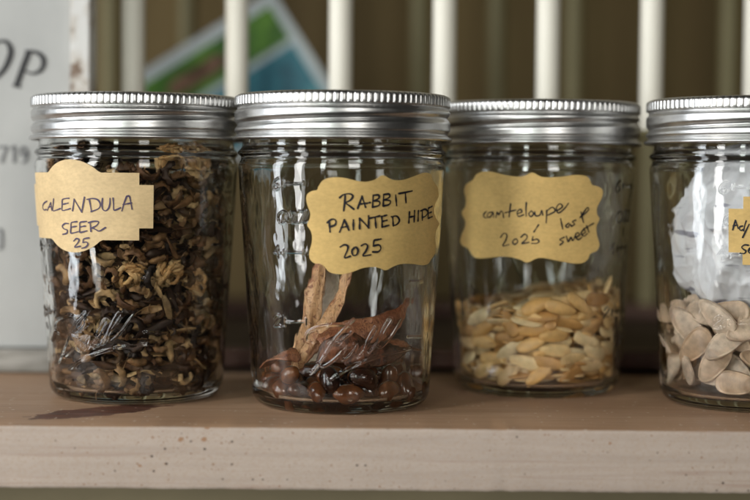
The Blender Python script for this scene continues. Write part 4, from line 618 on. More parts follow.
rng = np.random.default_rng(4)
def wobble(th, z, seed, amp, lu, lz, n=14):
    r = np.random.default_rng(seed)
    out = np.zeros(np.broadcast(th, z).shape)
    for _ in range(n):
        m = max(1, int(round(2 * np.pi * .04 / lu * r.uniform(.4, 1.5))))
        kz = 2 * np.pi / lz * r.uniform(.2, 1.5) * r.choice([-1, 1])
        out += np.sin(m * th + kz * z + r.uniform(0, 6.28)) * r.uniform(.4, 1)
    return out * amp / math.sqrt(n) * 1.4

def build_glass():
    th = np.concatenate([np.linspace(R(-62), R(80), 450, endpoint=False), np.linspace(R(80), R(298), 124, endpoint=False)])
    prof = []                                        # (r, z, kind)
    # underside, with a shallow punt
    for r in np.linspace(.00002, .0285, 9): prof.append((r, .0020 - .0016 * (r / .0285) ** 2, 0))
    for a in np.linspace(0, 90, 12):                 # heel
        prof.append((.0300 + .0065 * math.sin(R(a)), .0065 - .0065 * math.cos(R(a)), 0))
    for z in np.linspace(.0075, .0965, 390): prof.append((r_out(z), z, 1))
    for z, r in ((.0980, .04235), (.0990, .0420), (.0998, .0415), (.1006, .0413), (.1013, .0415), (.1019, .0422), (.1026, .0426), (.1034, .0424), (.1040, .0418), (.1046, .0412), (.1056, .0408), (.1100, .0407), (.1180, .0407), (.1228, .0406), (.1238, .0400)):
        prof.append((r, z, 0))
    for z, r in ((.1240, .0392), (.1236, .0382), (.1220, .0379), (.1100, .0378), (.1030, .0380), (.1000, .0388)):
        prof.append((r, z, 2))
    zi = np.linspace(.0970, .0085, 90)
    for z in zi: prof.append((r_out(z) - .0026, z, 3))
    for a in np.linspace(0, 90, 8)[1:]:
        prof.append((.0310 + (r_out(.0085) - .0026 - .0310) * math.cos(R(a)), .0085 - .0035 * math.sin(R(a)), 2))
    for r in np.linspace(.029, .00002, 9): prof.append((r, .0050 + .0008 * (1 - (r / .029) ** 2), 2))
    prof = np.array(prof)
    RR = np.repeat(prof[:, 0:1], len(th), 1); ZZ = np.repeat(prof[:, 1:2], len(th), 1)
    T = np.repeat(th[None], len(prof), 0)
    side = prof[:, 2] == 1
    z = ZZ[side]; t = T[side]
    rel = np.zeros(z.shape)
    u = t * .0395
    for pts, w in RELIEF:
        hgt = np.zeros(z.shape)
        for (a0, z0), (a1, z1) in zip(pts[:-1], pts[1:]):
            ax, ay, bx, by = a0 * .0395, z0, a1 * .0395, z1
            sel = (u > min(ax, bx) - .002) & (u < max(ax, bx) + .002) & (z > min(ay, by) - .002) & (z < max(ay, by) + .002)
            if not sel.any(): continue
            us, zs = u[sel], z[sel]
            dx, dy = bx - ax, by - ay; L2 = dx * dx + dy * dy + 1e-14
            s = np.clip(((us - ax) * dx + (zs - ay) * dy) / L2, 0, 1)
            d = np.hypot(us - ax - s * dx, zs - ay - s * dy)
            hh = np.clip(1 - (d / (w * 1.45)) ** 2, 0, 1)
            hgt[sel] = np.maximum(hgt[sel], hh ** 1.3)
        rel = np.maximum(rel, hgt)
    fade = np.clip((z - .0075) / .008, 0, 1) * np.clip((.0965 - z) / .006, 0, 1)
    RR[side] += rel * .00034 + wobble(t, z, 11, .00005, .012, .030) * fade + wobble(t, z, 12, .000008, .0035, .008) * fade
    ins = prof[:, 2] == 3
    zi2 = ZZ[ins]
    fi = np.clip((zi2 - .0085) / .008, 0, 1) * np.clip((.097 - zi2) / .008, 0, 1)
    RR[ins] += wobble(T[ins], zi2, 21, .00012, .018, .05) * fi
    P = np.stack([RR * np.sin(T), -RR * np.cos(T), ZZ], -1)
    # grid rows run up the outside then down the inside; reverse so normals face out
    return grid_mesh('glass_body', P)

def build_band():
    nu = 840; teeth = 105
    t = np.linspace(0, 2 * np.pi, nu, endpoint=False)
    zb = .1077
    rows = []
    def row(r, z): rows.append((np.broadcast_to(r, t.shape).copy(), np.broadcast_to(z, t.shape).copy()))
    row(.0416, zb + .012)
    row(.0428, zb + .004)
    row(.0432, zb + .0006)
    # rolled lip
    for a in np.linspace(-100, 80, 8):
        row(.0440 + .0008 * math.cos(R(a)), zb + .0008 + .0008 * math.sin(R(a)))
    # two runs of rolled thread
    for z in np.linspace(.0022, .0130, 46):
        ph = (z - .0083) / .0068 - t / (2 * np.pi)
        away = (ph - np.round(ph)) * .0068
        env = np.clip((z - .0022) / .0016, 0, 1) * np.clip((.0130 - z) / .0014, 0, 1)
        s = 1 - np.exp(-(away / .0013) ** 2) + .10 * np.cos(away / .0034 * np.pi)
        row(.0427 + .00150 * s * env + .0003 * (1 - env), zb + z)
    row(.0429, zb + .0134)
    kn = np.clip(np.abs(np.cos(t * teeth / 2)) * 1.35, 0, 1) ** .8
    for z, e in ((.0137, .0), (.0139, .6), (.0142, 1), (.0152, 1), (.0162, 1), (.0172, 1), (.0178, .9), (.0182, .4)):
        base = .0434 + (.0004 if e > .3 else 0) - (.0003 if z > .0177 else 0) - (.0006 if z > .0181 else 0)
        row(base + .00060 * (kn - .5) * e, zb + z)
    row(.0424, zb + .0185); row(.0418, zb + .0186); row(.0375, zb + .0186); row(.0370, zb + .0182); row(.0375, zb + .0178)
    P = np.zeros((len(rows), nu, 3))
    for i, (r, z) in enumerate(rows):
        P[i, :, 0] = r * np.sin(t); P[i, :, 1] = -r * np.cos(t); P[i, :, 2] = z
    return grid_mesh('screw_band', P)

def build_lid():
    nu = 96
    t = np.linspace(0, 2 * np.pi, nu, endpoint=False)
    pr = [(.00002, .1248), (.0385, .1248), (.0405, .1245), (.0409, .1247), (.0409, .1251), (.0395, .1254), (.0345, .1254), (.0338, .1258), (.00002, .1258)]
    P = np.zeros((len(pr), nu, 3))
    for i, (r, z) in enumerate(pr):
        P[i, :, 0] = r * np.sin(t); P[i, :, 1] = -r * np.cos(t); P[i, :, 2] = z
    return grid_mesh('lid', P)

GLASS_ME = build_glass(); GLASS_ME.materials.append(M_GLASS)
BAND_ME = build_band(); BAND_ME.materials.append(M_METAL)
LID_ME = build_lid(); LID_ME.materials.append(M_METAL)

def surf(th, z, off, rz):
    r = r_out(z) + off
    a = th - rz
    return Vector((r * math.sin(a), -r * math.cos(a), z))

def label_mesh(poly, rz, off=.00045, thick=.00014):
    """poly in (angle, height); bent round the glass"""
    K = .0405
    bm = bmesh.new()
    vs = [bm.verts.new((a * K, z, 0)) for a, z in poly]
    f = bm.faces.new(vs)
    bmesh.ops.triangulate(bm, faces=[f], ngon_method='BEAUTY')
    us = [a * K for a, z in poly]; zs = [z for a, z in poly]
    u = min(us) + .0009
    while u < max(us):
        bmesh.ops.bisect_plane(bm, geom=bm.verts[:] + bm.edges[:] + bm.faces[:], plane_co=(u, 0, 0), plane_no=(1, 0, 0), dist=1e-7)
        u += .0016
    v = min(zs) + .002
    while v < max(zs):
        bmesh.ops.bisect_plane(bm, geom=bm.verts[:] + bm.edges[:] + bm.faces[:], plane_co=(0, v, 0), plane_no=(0, 1, 0), dist=1e-7)
        v += .005
    for f in bm.faces: f.smooth = True
    r = bmesh.ops.extrude_face_region(bm, geom=bm.faces[:])
    top = [g for g in r['geom'] if isinstance(g, bmesh.types.BMVert)]
    tops = set(top)
    for vtx in bm.verts:
        th, z = vtx.co.x / K, vtx.co.y
        lift = .00012 * noise.noise(Vector((vtx.co.x * 90, vtx.co.y * 90, rz * 7)))
        vtx.co = surf(th, z, off + lift + (thick if vtx in tops else 0), rz)
    bmesh.ops.recalc_face_normals(bm, faces=bm.faces[:])
    me = from_bm('paper_label', bm)
    try: me.set_sharp_from_angle(angle=R(60))
    except Exception: pass
    return me

def plaque_mesh(thc, zc, rz, off=.00045, thick=.00014):
    """stepped label with round top and bottom: columns of points round the glass"""
    K = .0405
    H, hm, hn = .0186, .0134, .0086
    wm, wn, wc = .0276, .0330, .0126
    s = H - hm; Rr = (wc * wc + s * s) / (2 * s)
    cols = [(-wn, hn), (-wm, hn), None, (-wm, hm)]
    u = -.0264
    while u < .0265:
        cols.append((u, H - Rr + math.sqrt(Rr * Rr - u * u) if abs(u) <= wc else hm)); u += .0012
    cols += [(wm, hm), None, (wm, hn), (.0303, hn), (wn, hn)]
    bm = bmesh.new(); prev = None
    for c in cols:
        if c is None: prev = None; continue
        col = [bm.verts.new((c[0], c[1] * (2 * k / 8 - 1), 0)) for k in range(9)]
        if prev:
            for k in range(8): bm.faces.new((prev[k], col[k], col[k + 1], prev[k + 1]))
        prev = col
    for f in bm.faces: f.smooth = True
    r = bmesh.ops.extrude_face_region(bm, geom=bm.faces[:])
    tops = {g for g in r['geom'] if isinstance(g, bmesh.types.BMVert)}
    for vtx in bm.verts:
        th, z = thc + vtx.co.x / K, zc + vtx.co.y
        lift = .00012 * noise.noise(Vector((vtx.co.x * 90, vtx.co.y * 90, rz * 7)))
        vtx.co = surf(th, z, off + lift + (thick if vtx in tops else 0), rz)
    bmesh.ops.recalc_face_normals(bm, faces=bm.faces[:])
    me = from_bm('paper_label', bm)
    try: me.set_sharp_from_angle(angle=R(60))
    except Exception: pass
    return me

def ink_mesh(strokes, rz, width, off=.00078):
    """strokes in (angle, height): flat pen lines lying on the label"""
    K = .0405
    verts, faces = [], []
    for si, st in enumerate(strokes):
        P = np.array([(a * K, z) for a, z in st])
        o = off + si * 4e-6
        n = len(P)
        ext = []
        tang = np.gradient(P, axis=0) if n > 2 else np.repeat([P[1] - P[0]], n, 0)
        tang /= np.linalg.norm(tang, axis=1)[:, None] + 1e-12
        nor = np.stack([-tang[:, 1], tang[:, 0]], 1)
        rows = []
        w0 = width / 2
        def w_at(i): return w0 * (0.92 + .22 * math.sin(si * 2.3 + i * .35))
        for c in (60, 30): rows.append((P[0] - tang[0] * w0 * math.sin(R(c)), nor[0], w0 * math.cos(R(c))))
        for i in range(n): rows.append((P[i], nor[i], w_at(i)))
        for c in (30, 60): rows.append((P[-1] + tang[-1] * w0 * math.sin(R(c)), nor[-1], w0 * math.cos(R(c))))
        b = len(verts)
        for p, nn, w in rows:
            for s in (1, -1):
                q = p + nn * w * s
                verts.append(surf(q[0] / K, q[1], o, rz))
        for i in range(len(rows) - 1):
            faces.append((b + 2 * i, b + 2 * i + 1, b + 2 * i + 3, b + 2 * i + 2))
    return mesh_np('handwriting', verts, faces)

def make_jar(j, rz, label_text, poly, strokes, w_ink, mpaper, mink, band_rot):
    root = thing('glass_jar', j.c, label_text, 'jar', 'lidded glass jars in a row on the shelf', rz)
    link('glass_body', GLASS_ME, None, root)
    b = link('screw_band', BAND_ME, None, root); b.rotation_euler.z = band_rot
    link('lid', LID_ME, None, root)
    lab = link('paper_label', plaque_mesh(poly[0], poly[1], rz) if len(poly) == 2 else label_mesh(poly, rz), mpaper, root)
    link('handwriting', ink_mesh(strokes, rz, w_ink), mink, lab)
    return root

def px_strokes(j, strokes, ox, oy, s, n=5):
    out = []
    for st in strokes:
        pts = [(ox + x / s, oy + y / s) for x, y in st]
        if len(pts) == 2:
            pts = [tuple(np.array(pts[0]) * (1 - t) + np.array(pts[1]) * t) for t in np.linspace(0, 1, 5)]
        out.append([j.theta_z(*p) for p in smooth_line(pts, n)])
    return out

# first jar: calendula
s1 = [
    [(100, 232), (86, 242), (80, 258), (86, 272), (97, 270)],
    [(102, 274), (110, 254), (117, 238), (119, 256), (122, 274)], [(106, 260), (120, 256)],
    [(130, 222), (128, 248), (127, 275), (145, 272), (161, 266)],
    [(200, 219), (185, 220), (170, 226), (169, 248), (169, 273), (186, 272), (206, 266)], [(170, 247), (196, 241)],
    [(216, 276), (220, 250), (223, 223)], [(223, 223), (240, 252), (258, 282)], [(258, 282), (264, 248), (270, 214)],
    [(292, 226), (297, 250), (302, 280)], [(282, 224), (306, 220), (330, 226), (342, 246), (334, 266), (300, 280)],
    [(352, 220), (350, 246), (353, 268), (366, 276), (380, 264), (386, 242), (386, 220)],
    [(400, 218), (402, 244), (404, 272), (418, 270), (434, 262)],
    [(440, 276), (450, 242), (462, 210)], [(462, 210), (474, 210), (480, 236), (486, 268)], [(446, 248), (484, 240)],
    [(197, 334), (182, 334), (170, 346), (178, 358), (192, 364), (190, 378), (172, 383)],
    [(236, 325), (222, 327), (210, 331), (209, 352), (208, 376), (222, 376), (241, 371)], [(209, 351), (233, 346)],
    [(279, 324), (264, 326), (250, 330), (249, 350), (249, 373), (262, 372), (281, 367)], [(250, 349), (274, 345)],
    [(296, 332), (298, 350), (300, 370)], [(288, 330), (312, 324), (334, 326), (326, 342), (304, 354)], [(304, 354), (320, 360), (338, 368), (366, 352)],
    [(222, 413), (234, 402), (246, 408), (240, 422), (226, 441), (252, 437)],
    [(291, 399), (278, 401), (266, 405), (264, 420)], [(264, 420), (280, 418), (286, 428), (276, 441), (259, 446)],
]
j = JARS[0]
tc, zc = j.theta_z(25 + 248 / 4.543, 150 + 255 / 4.543)
tr, _ = j.theta_z(153.5, 205)
BAND_TURNS = (.15, .45, -.2, .3)
jar1 = make_jar(j, R(-32), 'glass jar full of brown curled calendula seed, stepped round ended label, leftmost',
                (tr - .0330 / .0405, zc), px_strokes(j, s1, 25, 150, 4.543), .00060, M_KRAFT_PALE, M_INK_V, BAND_TURNS[0])

# second jar: beans
o2 = [(75, 92), (95, 64), (130, 52), (175, 52), (222, 62), (270, 70), (312, 61), (345, 42), (385, 61), (430, 62), (478, 46), (520, 32), (546, 38), (556, 65), (575, 95), (578, 130), (565, 160), (560, 195), (567, 222), (581, 245), (570, 272), (564, 310), (569, 345), (561, 375), (547, 394), (536, 411), (510, 418), (465, 412), (420, 413), (388, 424), (357, 439), (330, 429), (300, 425), (260, 430), (220, 445), (180, 455), (145, 453), (120, 445), (105, 428), (88, 413), (58, 409), (40, 390), (38, 362), (47, 330), (50, 300), (43, 272), (29, 250), (39, 226), (42, 200), (31, 170), (25, 140), (31, 120), (50, 108), (70, 104)]
s2 = [
    [(188, 128), (186, 158), (182, 190)], [(165, 136), (182, 123), (208, 120), (220, 130), (210, 146), (188, 157)], [(188, 157), (206, 170), (224, 184)],
    [(240, 181), (250, 154), (258, 130)], [(258, 130), (265, 152), (273, 176)], [(246, 164), (270, 159)], [(276, 160), (292, 156)],
    [(305, 126), (303, 150), (302, 176)], [(305, 126), (326, 125), (328, 138), (306, 149)], [(306, 149), (330, 152), (328, 168), (302, 176)],
    [(348, 123), (347, 146), (346, 171)], [(348, 123), (370, 121), (372, 134), (349, 145)], [(349, 145), (375, 149), (371, 164), (346, 171)],
    [(398, 126), (402, 168)],
    [(411, 119), (438, 114), (466, 108)], [(438, 114), (441, 156)],
    [(122, 236), (125, 278)], [(114, 240), (132, 226), (148, 230), (147, 248), (125, 258)],
    [(165, 279), (176, 252), (185, 228)], [(185, 228), (194, 248), (203, 271)], [(172, 260), (199, 255)],
    [(222, 229), (222, 268)],
    [(248, 266), (248, 222)], [(248, 222), (268, 242), (286, 262)], [(286, 262), (285, 212)],
    [(288, 222), (332, 212)], [(312, 217), (316, 261)],
    [(360, 209), (340, 214)], [(340, 214), (342, 259)], [(342, 259), (369, 251)], [(341, 235), (361, 230)],
    [(385, 216), (388, 253)], [(380, 215), (402, 213), (413, 230), (404, 246), (388, 253)],
    [(455, 195), (452, 241)], [(476, 190), (474, 236)], [(453, 218), (476, 212)],
    [(492, 190), (490, 233)],
    [(508, 190), (508, 229)], [(501, 191), (520, 184), (531, 196), (522, 212), (508, 219)],
    [(549, 172), (533, 180)], [(533, 180), (532, 222)], [(532, 222), (549, 215)], [(533, 201), (546, 196)],
    [(168, 341), (184, 332), (199, 338), (197, 355), (185, 386), (209, 380)],
    [(226, 344), (216, 358), (221, 376), (236, 373), (241, 355), (233, 342), (224, 346)],
    [(255, 336), (271, 328), (281, 338), (274, 358), (262, 378), (293, 374)],
    [(336, 308), (322, 311), (308, 315), (305, 337)], [(305, 337), (328, 333), (336, 347), (325, 361), (302, 362)],
]
j = JARS[1]
jar2 = make_jar(j, 0.0, 'glass jar holding dark beans and dry pods with clear glass above, scalloped tan label',
                [j.theta_z(300 + x / 4.167, 165 + y / 4.167) for x, y in smooth_line(o2 + o2[:1], 3)[:-1]], px_strokes(j, s2, 300, 165, 4.167), .00076, M_KRAFT, M_INK, BAND_TURNS[1])

# third jar: melon
o3 = [(100, 85), (115, 61), (150, 50), (190, 53), (240, 65), (290, 72), (325, 68), (358, 54), (395, 72), (440, 75), (490, 72), (540, 65), (588, 68), (608, 84), (618, 107), (645, 115), (665, 131), (662, 160), (650, 185), (639, 210), (640, 236), (651, 256), (640, 280), (637, 312), (645, 345), (650, 370), (638, 395), (610, 408), (600, 430), (578, 447), (540, 450), (490, 442), (440, 432), (400, 425), (370, 430), (335, 446), (302, 432), (260, 422), (220, 420), (170, 425), (130, 428), (102, 420), (88, 401), (76, 385), (50, 370), (42, 350), (50, 320), (62, 295), (65, 265), (49, 231), (65, 203), (68, 170), (60, 132), (68, 106), (86, 94)]
s3 = [
    [(158, 224), (148, 234), (147, 247), (158, 251)],
    [(186, 226), (168, 230), (162, 246), (176, 247), (188, 229), (190, 248)],
    [(200, 249), (205, 226), (212, 238), (222, 222), (230, 230), (233, 250)],
    [(264, 190), (260, 220), (257, 247)], [(240, 229), (286, 217)],
    [(292, 233), (312, 226), (306, 214), (292, 226), (298, 245), (320, 238)],
    [(332, 184), (330, 214), (331, 243)],
    [(353, 221), (342, 234), (352, 246), (363, 233), (354, 221)],
    [(368, 225), (372, 242), (390, 239), (398, 218), (403, 239)],
    [(420, 218), (419, 246), (418, 272)], [(420, 221), (444, 205), (456, 222), (426, 239)],
    [(464, 221), (488, 203), (477, 190), (462, 207), (470, 230), (494, 214), (514, 188)],
    [(220, 336), (234, 319), (248, 326), (242, 350), (230, 373), (256, 368)],
    [(281, 344), (272, 356), (281, 367), (294, 356), (289, 343), (279, 346)],
    [(308, 336), (324, 322), (336, 333), (326, 350), (312, 363), (343, 358)],
    [(360, 334), (357, 350)], [(357, 350), (378, 344), (387, 354), (376, 362), (355, 362)], [(364, 313), (385, 281)],
    [(480, 255), (489, 299)], [(515, 274), (502, 286), (512, 293), (521, 278), (527, 289)],
    [(546, 261), (531, 268), (541, 279), (528, 287)], [(568, 226), (579, 271)], [(564, 251), (582, 224), (597, 206), (601, 217), (576, 241)],
    [(496, 335), (476, 346), (492, 355), (477, 369)],
    [(505, 331), (513, 355), (525, 335), (533, 351), (546, 320)],
    [(545, 337), (562, 326), (553, 315), (544, 331), (556, 346), (572, 336)],
    [(572, 324), (588, 313), (579, 303), (569, 319), (582, 331), (596, 320)],
    [(592, 285), (603, 313)], [(579, 300), (623, 275)],
]
j = JARS[2]
jar3 = make_jar(j, R(83), 'glass jar half filled with small tan melon seeds, scalloped tan label written in lower case',
                [j.theta_z(450 + x / 4.345, 160 + y / 4.345) for x, y in smooth_line(o3 + o3[:1], 3)[:-1]], px_strokes(j, s3, 450, 160, 4.345), .00058, M_KRAFT, M_INK, BAND_TURNS[2] - R(83))

# fourth jar: squash seed, cut by the right edge of the picture
s4 = [
    [(330, 218), (338, 188), (346, 158)], [(346, 158), (354, 178), (364, 208)], [(333, 192), (358, 188)],
    [(392, 194), (376, 198), (372, 212), (382, 222), (394, 216)], [(414, 162), (405, 190), (398, 224)], [(432, 184), (412, 225), (392, 266)],
    [(428, 314), (404, 312), (386, 326), (398, 340), (412, 350), (402, 366), (376, 364)],
    [(430, 348), (444, 340), (438, 332), (428, 348), (436, 364), (450, 358)],
]
j = JARS[3]
tl, zl = j.theta_z(728.5, 230.5)
jar4 = make_jar(j, R(7), 'glass jar of large pale squash seeds under crumpled white paper, farthest right of the row',
                (tl + .0330 / .0405, zl), px_strokes(j, s4, 680, 195, 6.257), .00062, M_KRAFT, M_INK, BAND_TURNS[3])

# ------------------------------------------------------------------ seeds, as they settled in the jars
def settled(kind):
    raw = SETTLED[kind]
    out = []
    for i in range(0, len(raw), 8):
        k, x, y, z, a, b, c, d = raw[i:i + 8]
        out.append(('abcfh'[k], Vector((x, y, z)) * 1e-4, Quaternion((a, b, c, d)).normalized()))
    return out

def flat_seed(a, b, c, rim=False, nu=26, taper=.28, seed=0):
    """a flattened seed pointed at one end, in metres"""
    t = np.linspace(0, 2 * np.pi, nu, endpoint=False)
    ct, st = np.cos(t), np.sin(t)
    ox = a * np.sign(ct) * np.abs(ct) ** .92
    oy = b * np.sign(st) * np.abs(st) ** .85 * (1 - taper * ct - .10 * ct * ct * np.sign(ct))
    rows = [(0.02, c), (.35, c * .97), (.62, c * .80)]
    if rim: rows += [(.80, c * .46), (.86, c * .40), (.92, c * .56), (.985, c * .42), (1.0, 0)]
    else: rows += [(.82, c * .55), (.94, c * .28), (1.0, 0)]
    prof = rows + [(s, -z) for s, z in rows[-2::-1]]
    P = np.zeros((len(prof), nu, 3))
    for i, (s, z) in enumerate(prof):
        P[i, :, 0] = ox * s; P[i, :, 1] = oy * s
        P[i, :, 2] = z + c * .06 * np.sin(2.0 * ox * s / a + seed) + c * .05 * np.sin(5 * oy * s / b + seed * 3) * s
    P = P[::-1]
    return grid_mesh('seed', P)

def crescent(Rr, arc, w, th, cx, spiky=True, seed=0):
    """a curled seed, in centimetres scaled to metres"""
    rr = random.Random(seed)
    n, m = 30, 12
    P = np.zeros((n, m, 3))
    for i in range(n):
        s = i / (n - 1)
        t = -arc / 2 + arc * s
        e = max(.06, math.sin(math.pi * (.04 + .92 * s)) ** .55)
        rad = Rr + .10 * Rr * (s - .5) + .02 * math.sin(9 * s + seed)
        bump = (.10 * th * (1 + math.sin(s * 40 + seed))) if spiky else 0
        tw = .5 * (s - .5) * math.sin(seed + 1)
        for k in range(m):
            p = 2 * math.pi * k / m
            dr = math.cos(p) * th * e * (1.0 if math.cos(p) > 0 else .55) + (bump * e * 2.2 if math.cos(p) > .6 else 0)
            dz = math.sin(p) * w * e * (1 - .25 * math.cos(p)) + tw * w
            P[i, k] = ((rad + dr) * math.cos(t) - cx, (rad + dr) * math.sin(t), dz + .08 * math.sin(3 * t + seed) * Rr)
    for i in range(n):
        for k in range(m):
            v = Vector(P[i, k])
            d = noise.noise_vector(v * 7 + Vector((seed, 0, 0))) * .040 + noise.noise_vector(v * 17 + Vector((0, seed, 0))) * .022
            P[i, k] += np.array(d)
    P[0, :] = P[0].mean(0); P[-1, :] = P[-1].mean(0)
    return P * .01

def petal(seed=0):
    n, m = 12, 7
    P = np.zeros((n, m, 3))
    for i in range(n):
        s = i / (n - 1)
        w = .17 * math.sin(math.pi * (.08 + .86 * s)) ** .6
        roll = 2.2 * math.sin(2 * s + seed)
        for k in range(m):
            q = (k / (m - 1) - .5) * 2
            x = (s - .5) * 1.1
            y = q * w * math.cos(roll * .4)
            z = .10 * math.sin(4 * s + seed) + q * q * .07 + q * w * math.sin(roll * .4)
            P[i, k] = (x, y, z)
    Q = P[:, ::-1].copy(); Q[..., 2] -= .018
    return np.concatenate([P, Q], 1) * .01

def merge(parts, name):
    """several grids (n, m, 3) into one mesh"""
    V, Fc, b = [], [], 0
    for P in parts:
        n, m, _ = P.shape
        V.append(P.reshape(-1, 3))
        idx = b + np.arange(n * m).reshape(n, m)
        a = idx[:-1]; c = idx[1:]
        Fc.append(np.stack([a, np.roll(a, -1, 1), np.roll(c, -1, 1), c], -1).reshape(-1, 4))
        b += n * m
    return mesh_np(name, np.concatenate(V), np.concatenate(Fc))

def flower_head(seed):
    rr = random.Random(seed)
    parts = []
    for k in range(46):
        cz = rr.uniform(-.75, 1); az = rr.uniform(0, 6.283)
        d = Vector((math.sqrt(max(0, 1 - cz * cz)) * math.cos(az), math.sqrt(max(0, 1 - cz * cz)) * math.sin(az), cz * .8))
        P = crescent(rr.uniform(.2, .3), rr.uniform(2.2, 4.0), .085, .075, .1, True, rr.random() * 9)
        q = d.to_track_quat('X', 'Z') @ Quaternion((1, 0, 0), rr.uniform(-.8, .8))
        Mx = np.array(q.to_matrix())
        parts.append(P @ Mx.T + np.array(d) * rr.uniform(.0036, .0052))
    return merge(parts, 'flower_head')

def joined(name, items):
    """many settled seeds as one mesh: items of (mesh, matrix)"""
    V, L, b = [], [], 0
    cache = {}
    for me, mx in items:
        if me.name not in cache:
            co = np.zeros(len(me.vertices) * 3); me.vertices.foreach_get('co', co)
            li = np.zeros(len(me.polygons) * 4, int); me.loops.foreach_get('vertex_index', li)
            cache[me.name] = (co.reshape(-1, 3), li.reshape(-1, 4))
        co, li = cache[me.name]
        A = np.array(mx)
        V.append(co @ A[:3, :3].T + A[:3, 3]); L.append(li + b); b += len(co)
    V = np.concatenate(V); L = np.concatenate(L)
    me = bpy.data.meshes.new(name)
    me.vertices.add(len(V)); me.vertices.foreach_set('co', V.reshape(-1))
    me.loops.add(L.size); me.loops.foreach_set('vertex_index', L.reshape(-1).astype(np.int32))
    me.polygons.add(len(L)); me.polygons.foreach_set('loop_start', (np.arange(len(L)) * 4).astype(np.int32))
    me.polygons.foreach_set('loop_total', np.full(len(L), 4, np.int32)); me.polygons.foreach_set('use_smooth', np.ones(len(L), bool))
    me.update(calc_edges=True); me.validate()
    return me

# --- calendula
M_CAL = mat_seed('dried_calendula', [(0.0, (.020, .009, .004)), (.34, (.055, .023, .009)), (.58, (.15, .066, .024)), (.76, (.29, .15, .060)), (.90, (.60, .39, .18)), (1.0, (.060, .024, .009))], .6, 420, .45, .6, .3)
M_HEAD = mat_seed('dried_flower_head', [(0.0, (.46, .24, .085)), (.5, (.64, .37, .145)), (1.0, (.76, .51, .25))], .62, 700, .65, .3, .3)
CX = {'a': .11788656, 'b': .04943234, 'c': .33725641}
cal_me = {'a': [], 'b': [], 'c': [], 'f': [], 'h': []}
for v in range(3):
    cal_me['a'].append(merge([crescent(.36, 3.9, .19, .15, CX['a'], True, v * 2.1 + .3)], 'curled_seed'))
    cal_me['b'].append(merge([crescent(.25, 4.3, .16, .12, CX['b'], True, v * 1.7 + .9)], 'curled_seed'))
    cal_me['c'].append(merge([crescent(.50, 2.2, .20, .15, CX['c'], True, v * 2.9 + .1)], 'curled_seed'))
    cal_me['f'].append(merge([petal(v * 1.9 + .4)], 'dry_petal'))
    cal_me['h'].append(flower_head(40 + v))
for kk, l in cal_me.items():
    for m in l: m.materials.append(M_HEAD if kk == 'h' else M_CAL)
CAL_STRETCH = 1.10
items = settled('cal')
c1 = JARS[0].c
items.sort(key=lambda it: it[1].y - .6 * it[1].xy.length)
rest = []; count = 0
heads = 0
for i, (k, p, q) in enumerate(items):
    p = Vector((p.x, p.y, .005 + (p.z - .005) * CAL_STRETCH))
    me = cal_me[k][i % 3]
    mx = Matrix.Translation(c1 + p) @ q.to_matrix().to_4x4()
    if k == 'h' or count < 290:
        nm = {'h': 'flower_head', 'f': 'dry_petal'}.get(k, 'curled_seed')
        o = link(nm, me); o.matrix_world = mx
        if k == 'h':
            tag(o, 'dry golden calendula flower head of tufted curled seeds among loose brown seeds', 'flower head', 'dried flower heads in the calendula jar')
        elif k == 'f':
            tag(o, 'thin twisted dry brown petal flake among the curled calendula seeds', 'petal', 'dry petal flakes in the calendula jar'); count += 1
        else:
            tag(o, 'small curled brown calendula seed packed in the leftmost jar', 'seed', 'curled seeds in the calendula jar'); count += 1
    else:
        rest.append((me, mx))
    # the far half of the jar is filled the same way
    mb = Matrix.Translation(c1) @ Matrix.Rotation(math.pi, 4, 'Z') @ Matrix.Translation(p) @ q.to_matrix().to_4x4()
    if p.y < -.008: rest.append((me, mb))
# broken flakes and straw worked in among the seeds
rr = random.Random(19)
flakes = [merge([petal(v * .8 + 2) * np.array([rr.uniform(.25, .5), rr.uniform(.4, .9), .7])], 'flake') for v in range(6)]
straws = [merge([petal(v * .5 + 1) * np.array([rr.uniform(.6, 1.0), .16, .35])], 'straw') for v in range(3)]
for _ in range(900):
    a = rr.uniform(0, 2 * math.pi); z = rr.uniform(.0065, .098); r = min(r_out(z) - .0032 - abs(rr.gauss(0, .0035)), .0375)
    q = Euler((rr.uniform(0, 6.3), rr.uniform(0, 6.3), rr.uniform(0, 6.3)))
    if rr.random() < .45:
        q = (Vector((math.cos(a), math.sin(a), 0)).to_track_quat('Z', 'X') @ Quaternion((0, 0, 1), rr.uniform(0, 6.3))).to_euler()
    rest.append((rr.choice(flakes if rr.random() < .85 else straws), Matrix.Translation(c1 + Vector((r * math.cos(a), r * math.sin(a), z))) @ q.to_matrix().to_4x4()))
o = link('dried_calendula', joined('dried_calendula', rest), M_CAL); tag(o, 'mass of dried calendula seed filling the depth of the leftmost jar', 'dried seed', kind='stuff')
# added near-black chaff core: painted shade in the gaps between the seeds
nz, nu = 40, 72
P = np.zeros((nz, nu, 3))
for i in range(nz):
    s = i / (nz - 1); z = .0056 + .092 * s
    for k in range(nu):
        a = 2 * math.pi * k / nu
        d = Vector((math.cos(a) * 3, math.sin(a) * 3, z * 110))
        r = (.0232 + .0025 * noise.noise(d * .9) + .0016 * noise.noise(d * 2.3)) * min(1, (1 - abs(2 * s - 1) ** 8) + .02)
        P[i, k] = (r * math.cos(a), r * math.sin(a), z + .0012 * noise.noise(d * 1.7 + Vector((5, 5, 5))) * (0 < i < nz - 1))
o = link('dark_filler_core', grid_mesh('filler', P), mat_plain('near_black_filler', (.006, .003, .002), (.035, .016, .007), (420, 420, 420), .8, .6)); o.location = c1
tag(o, 'added near-black chaff packed behind the curled seeds', 'filler', kind='stuff')

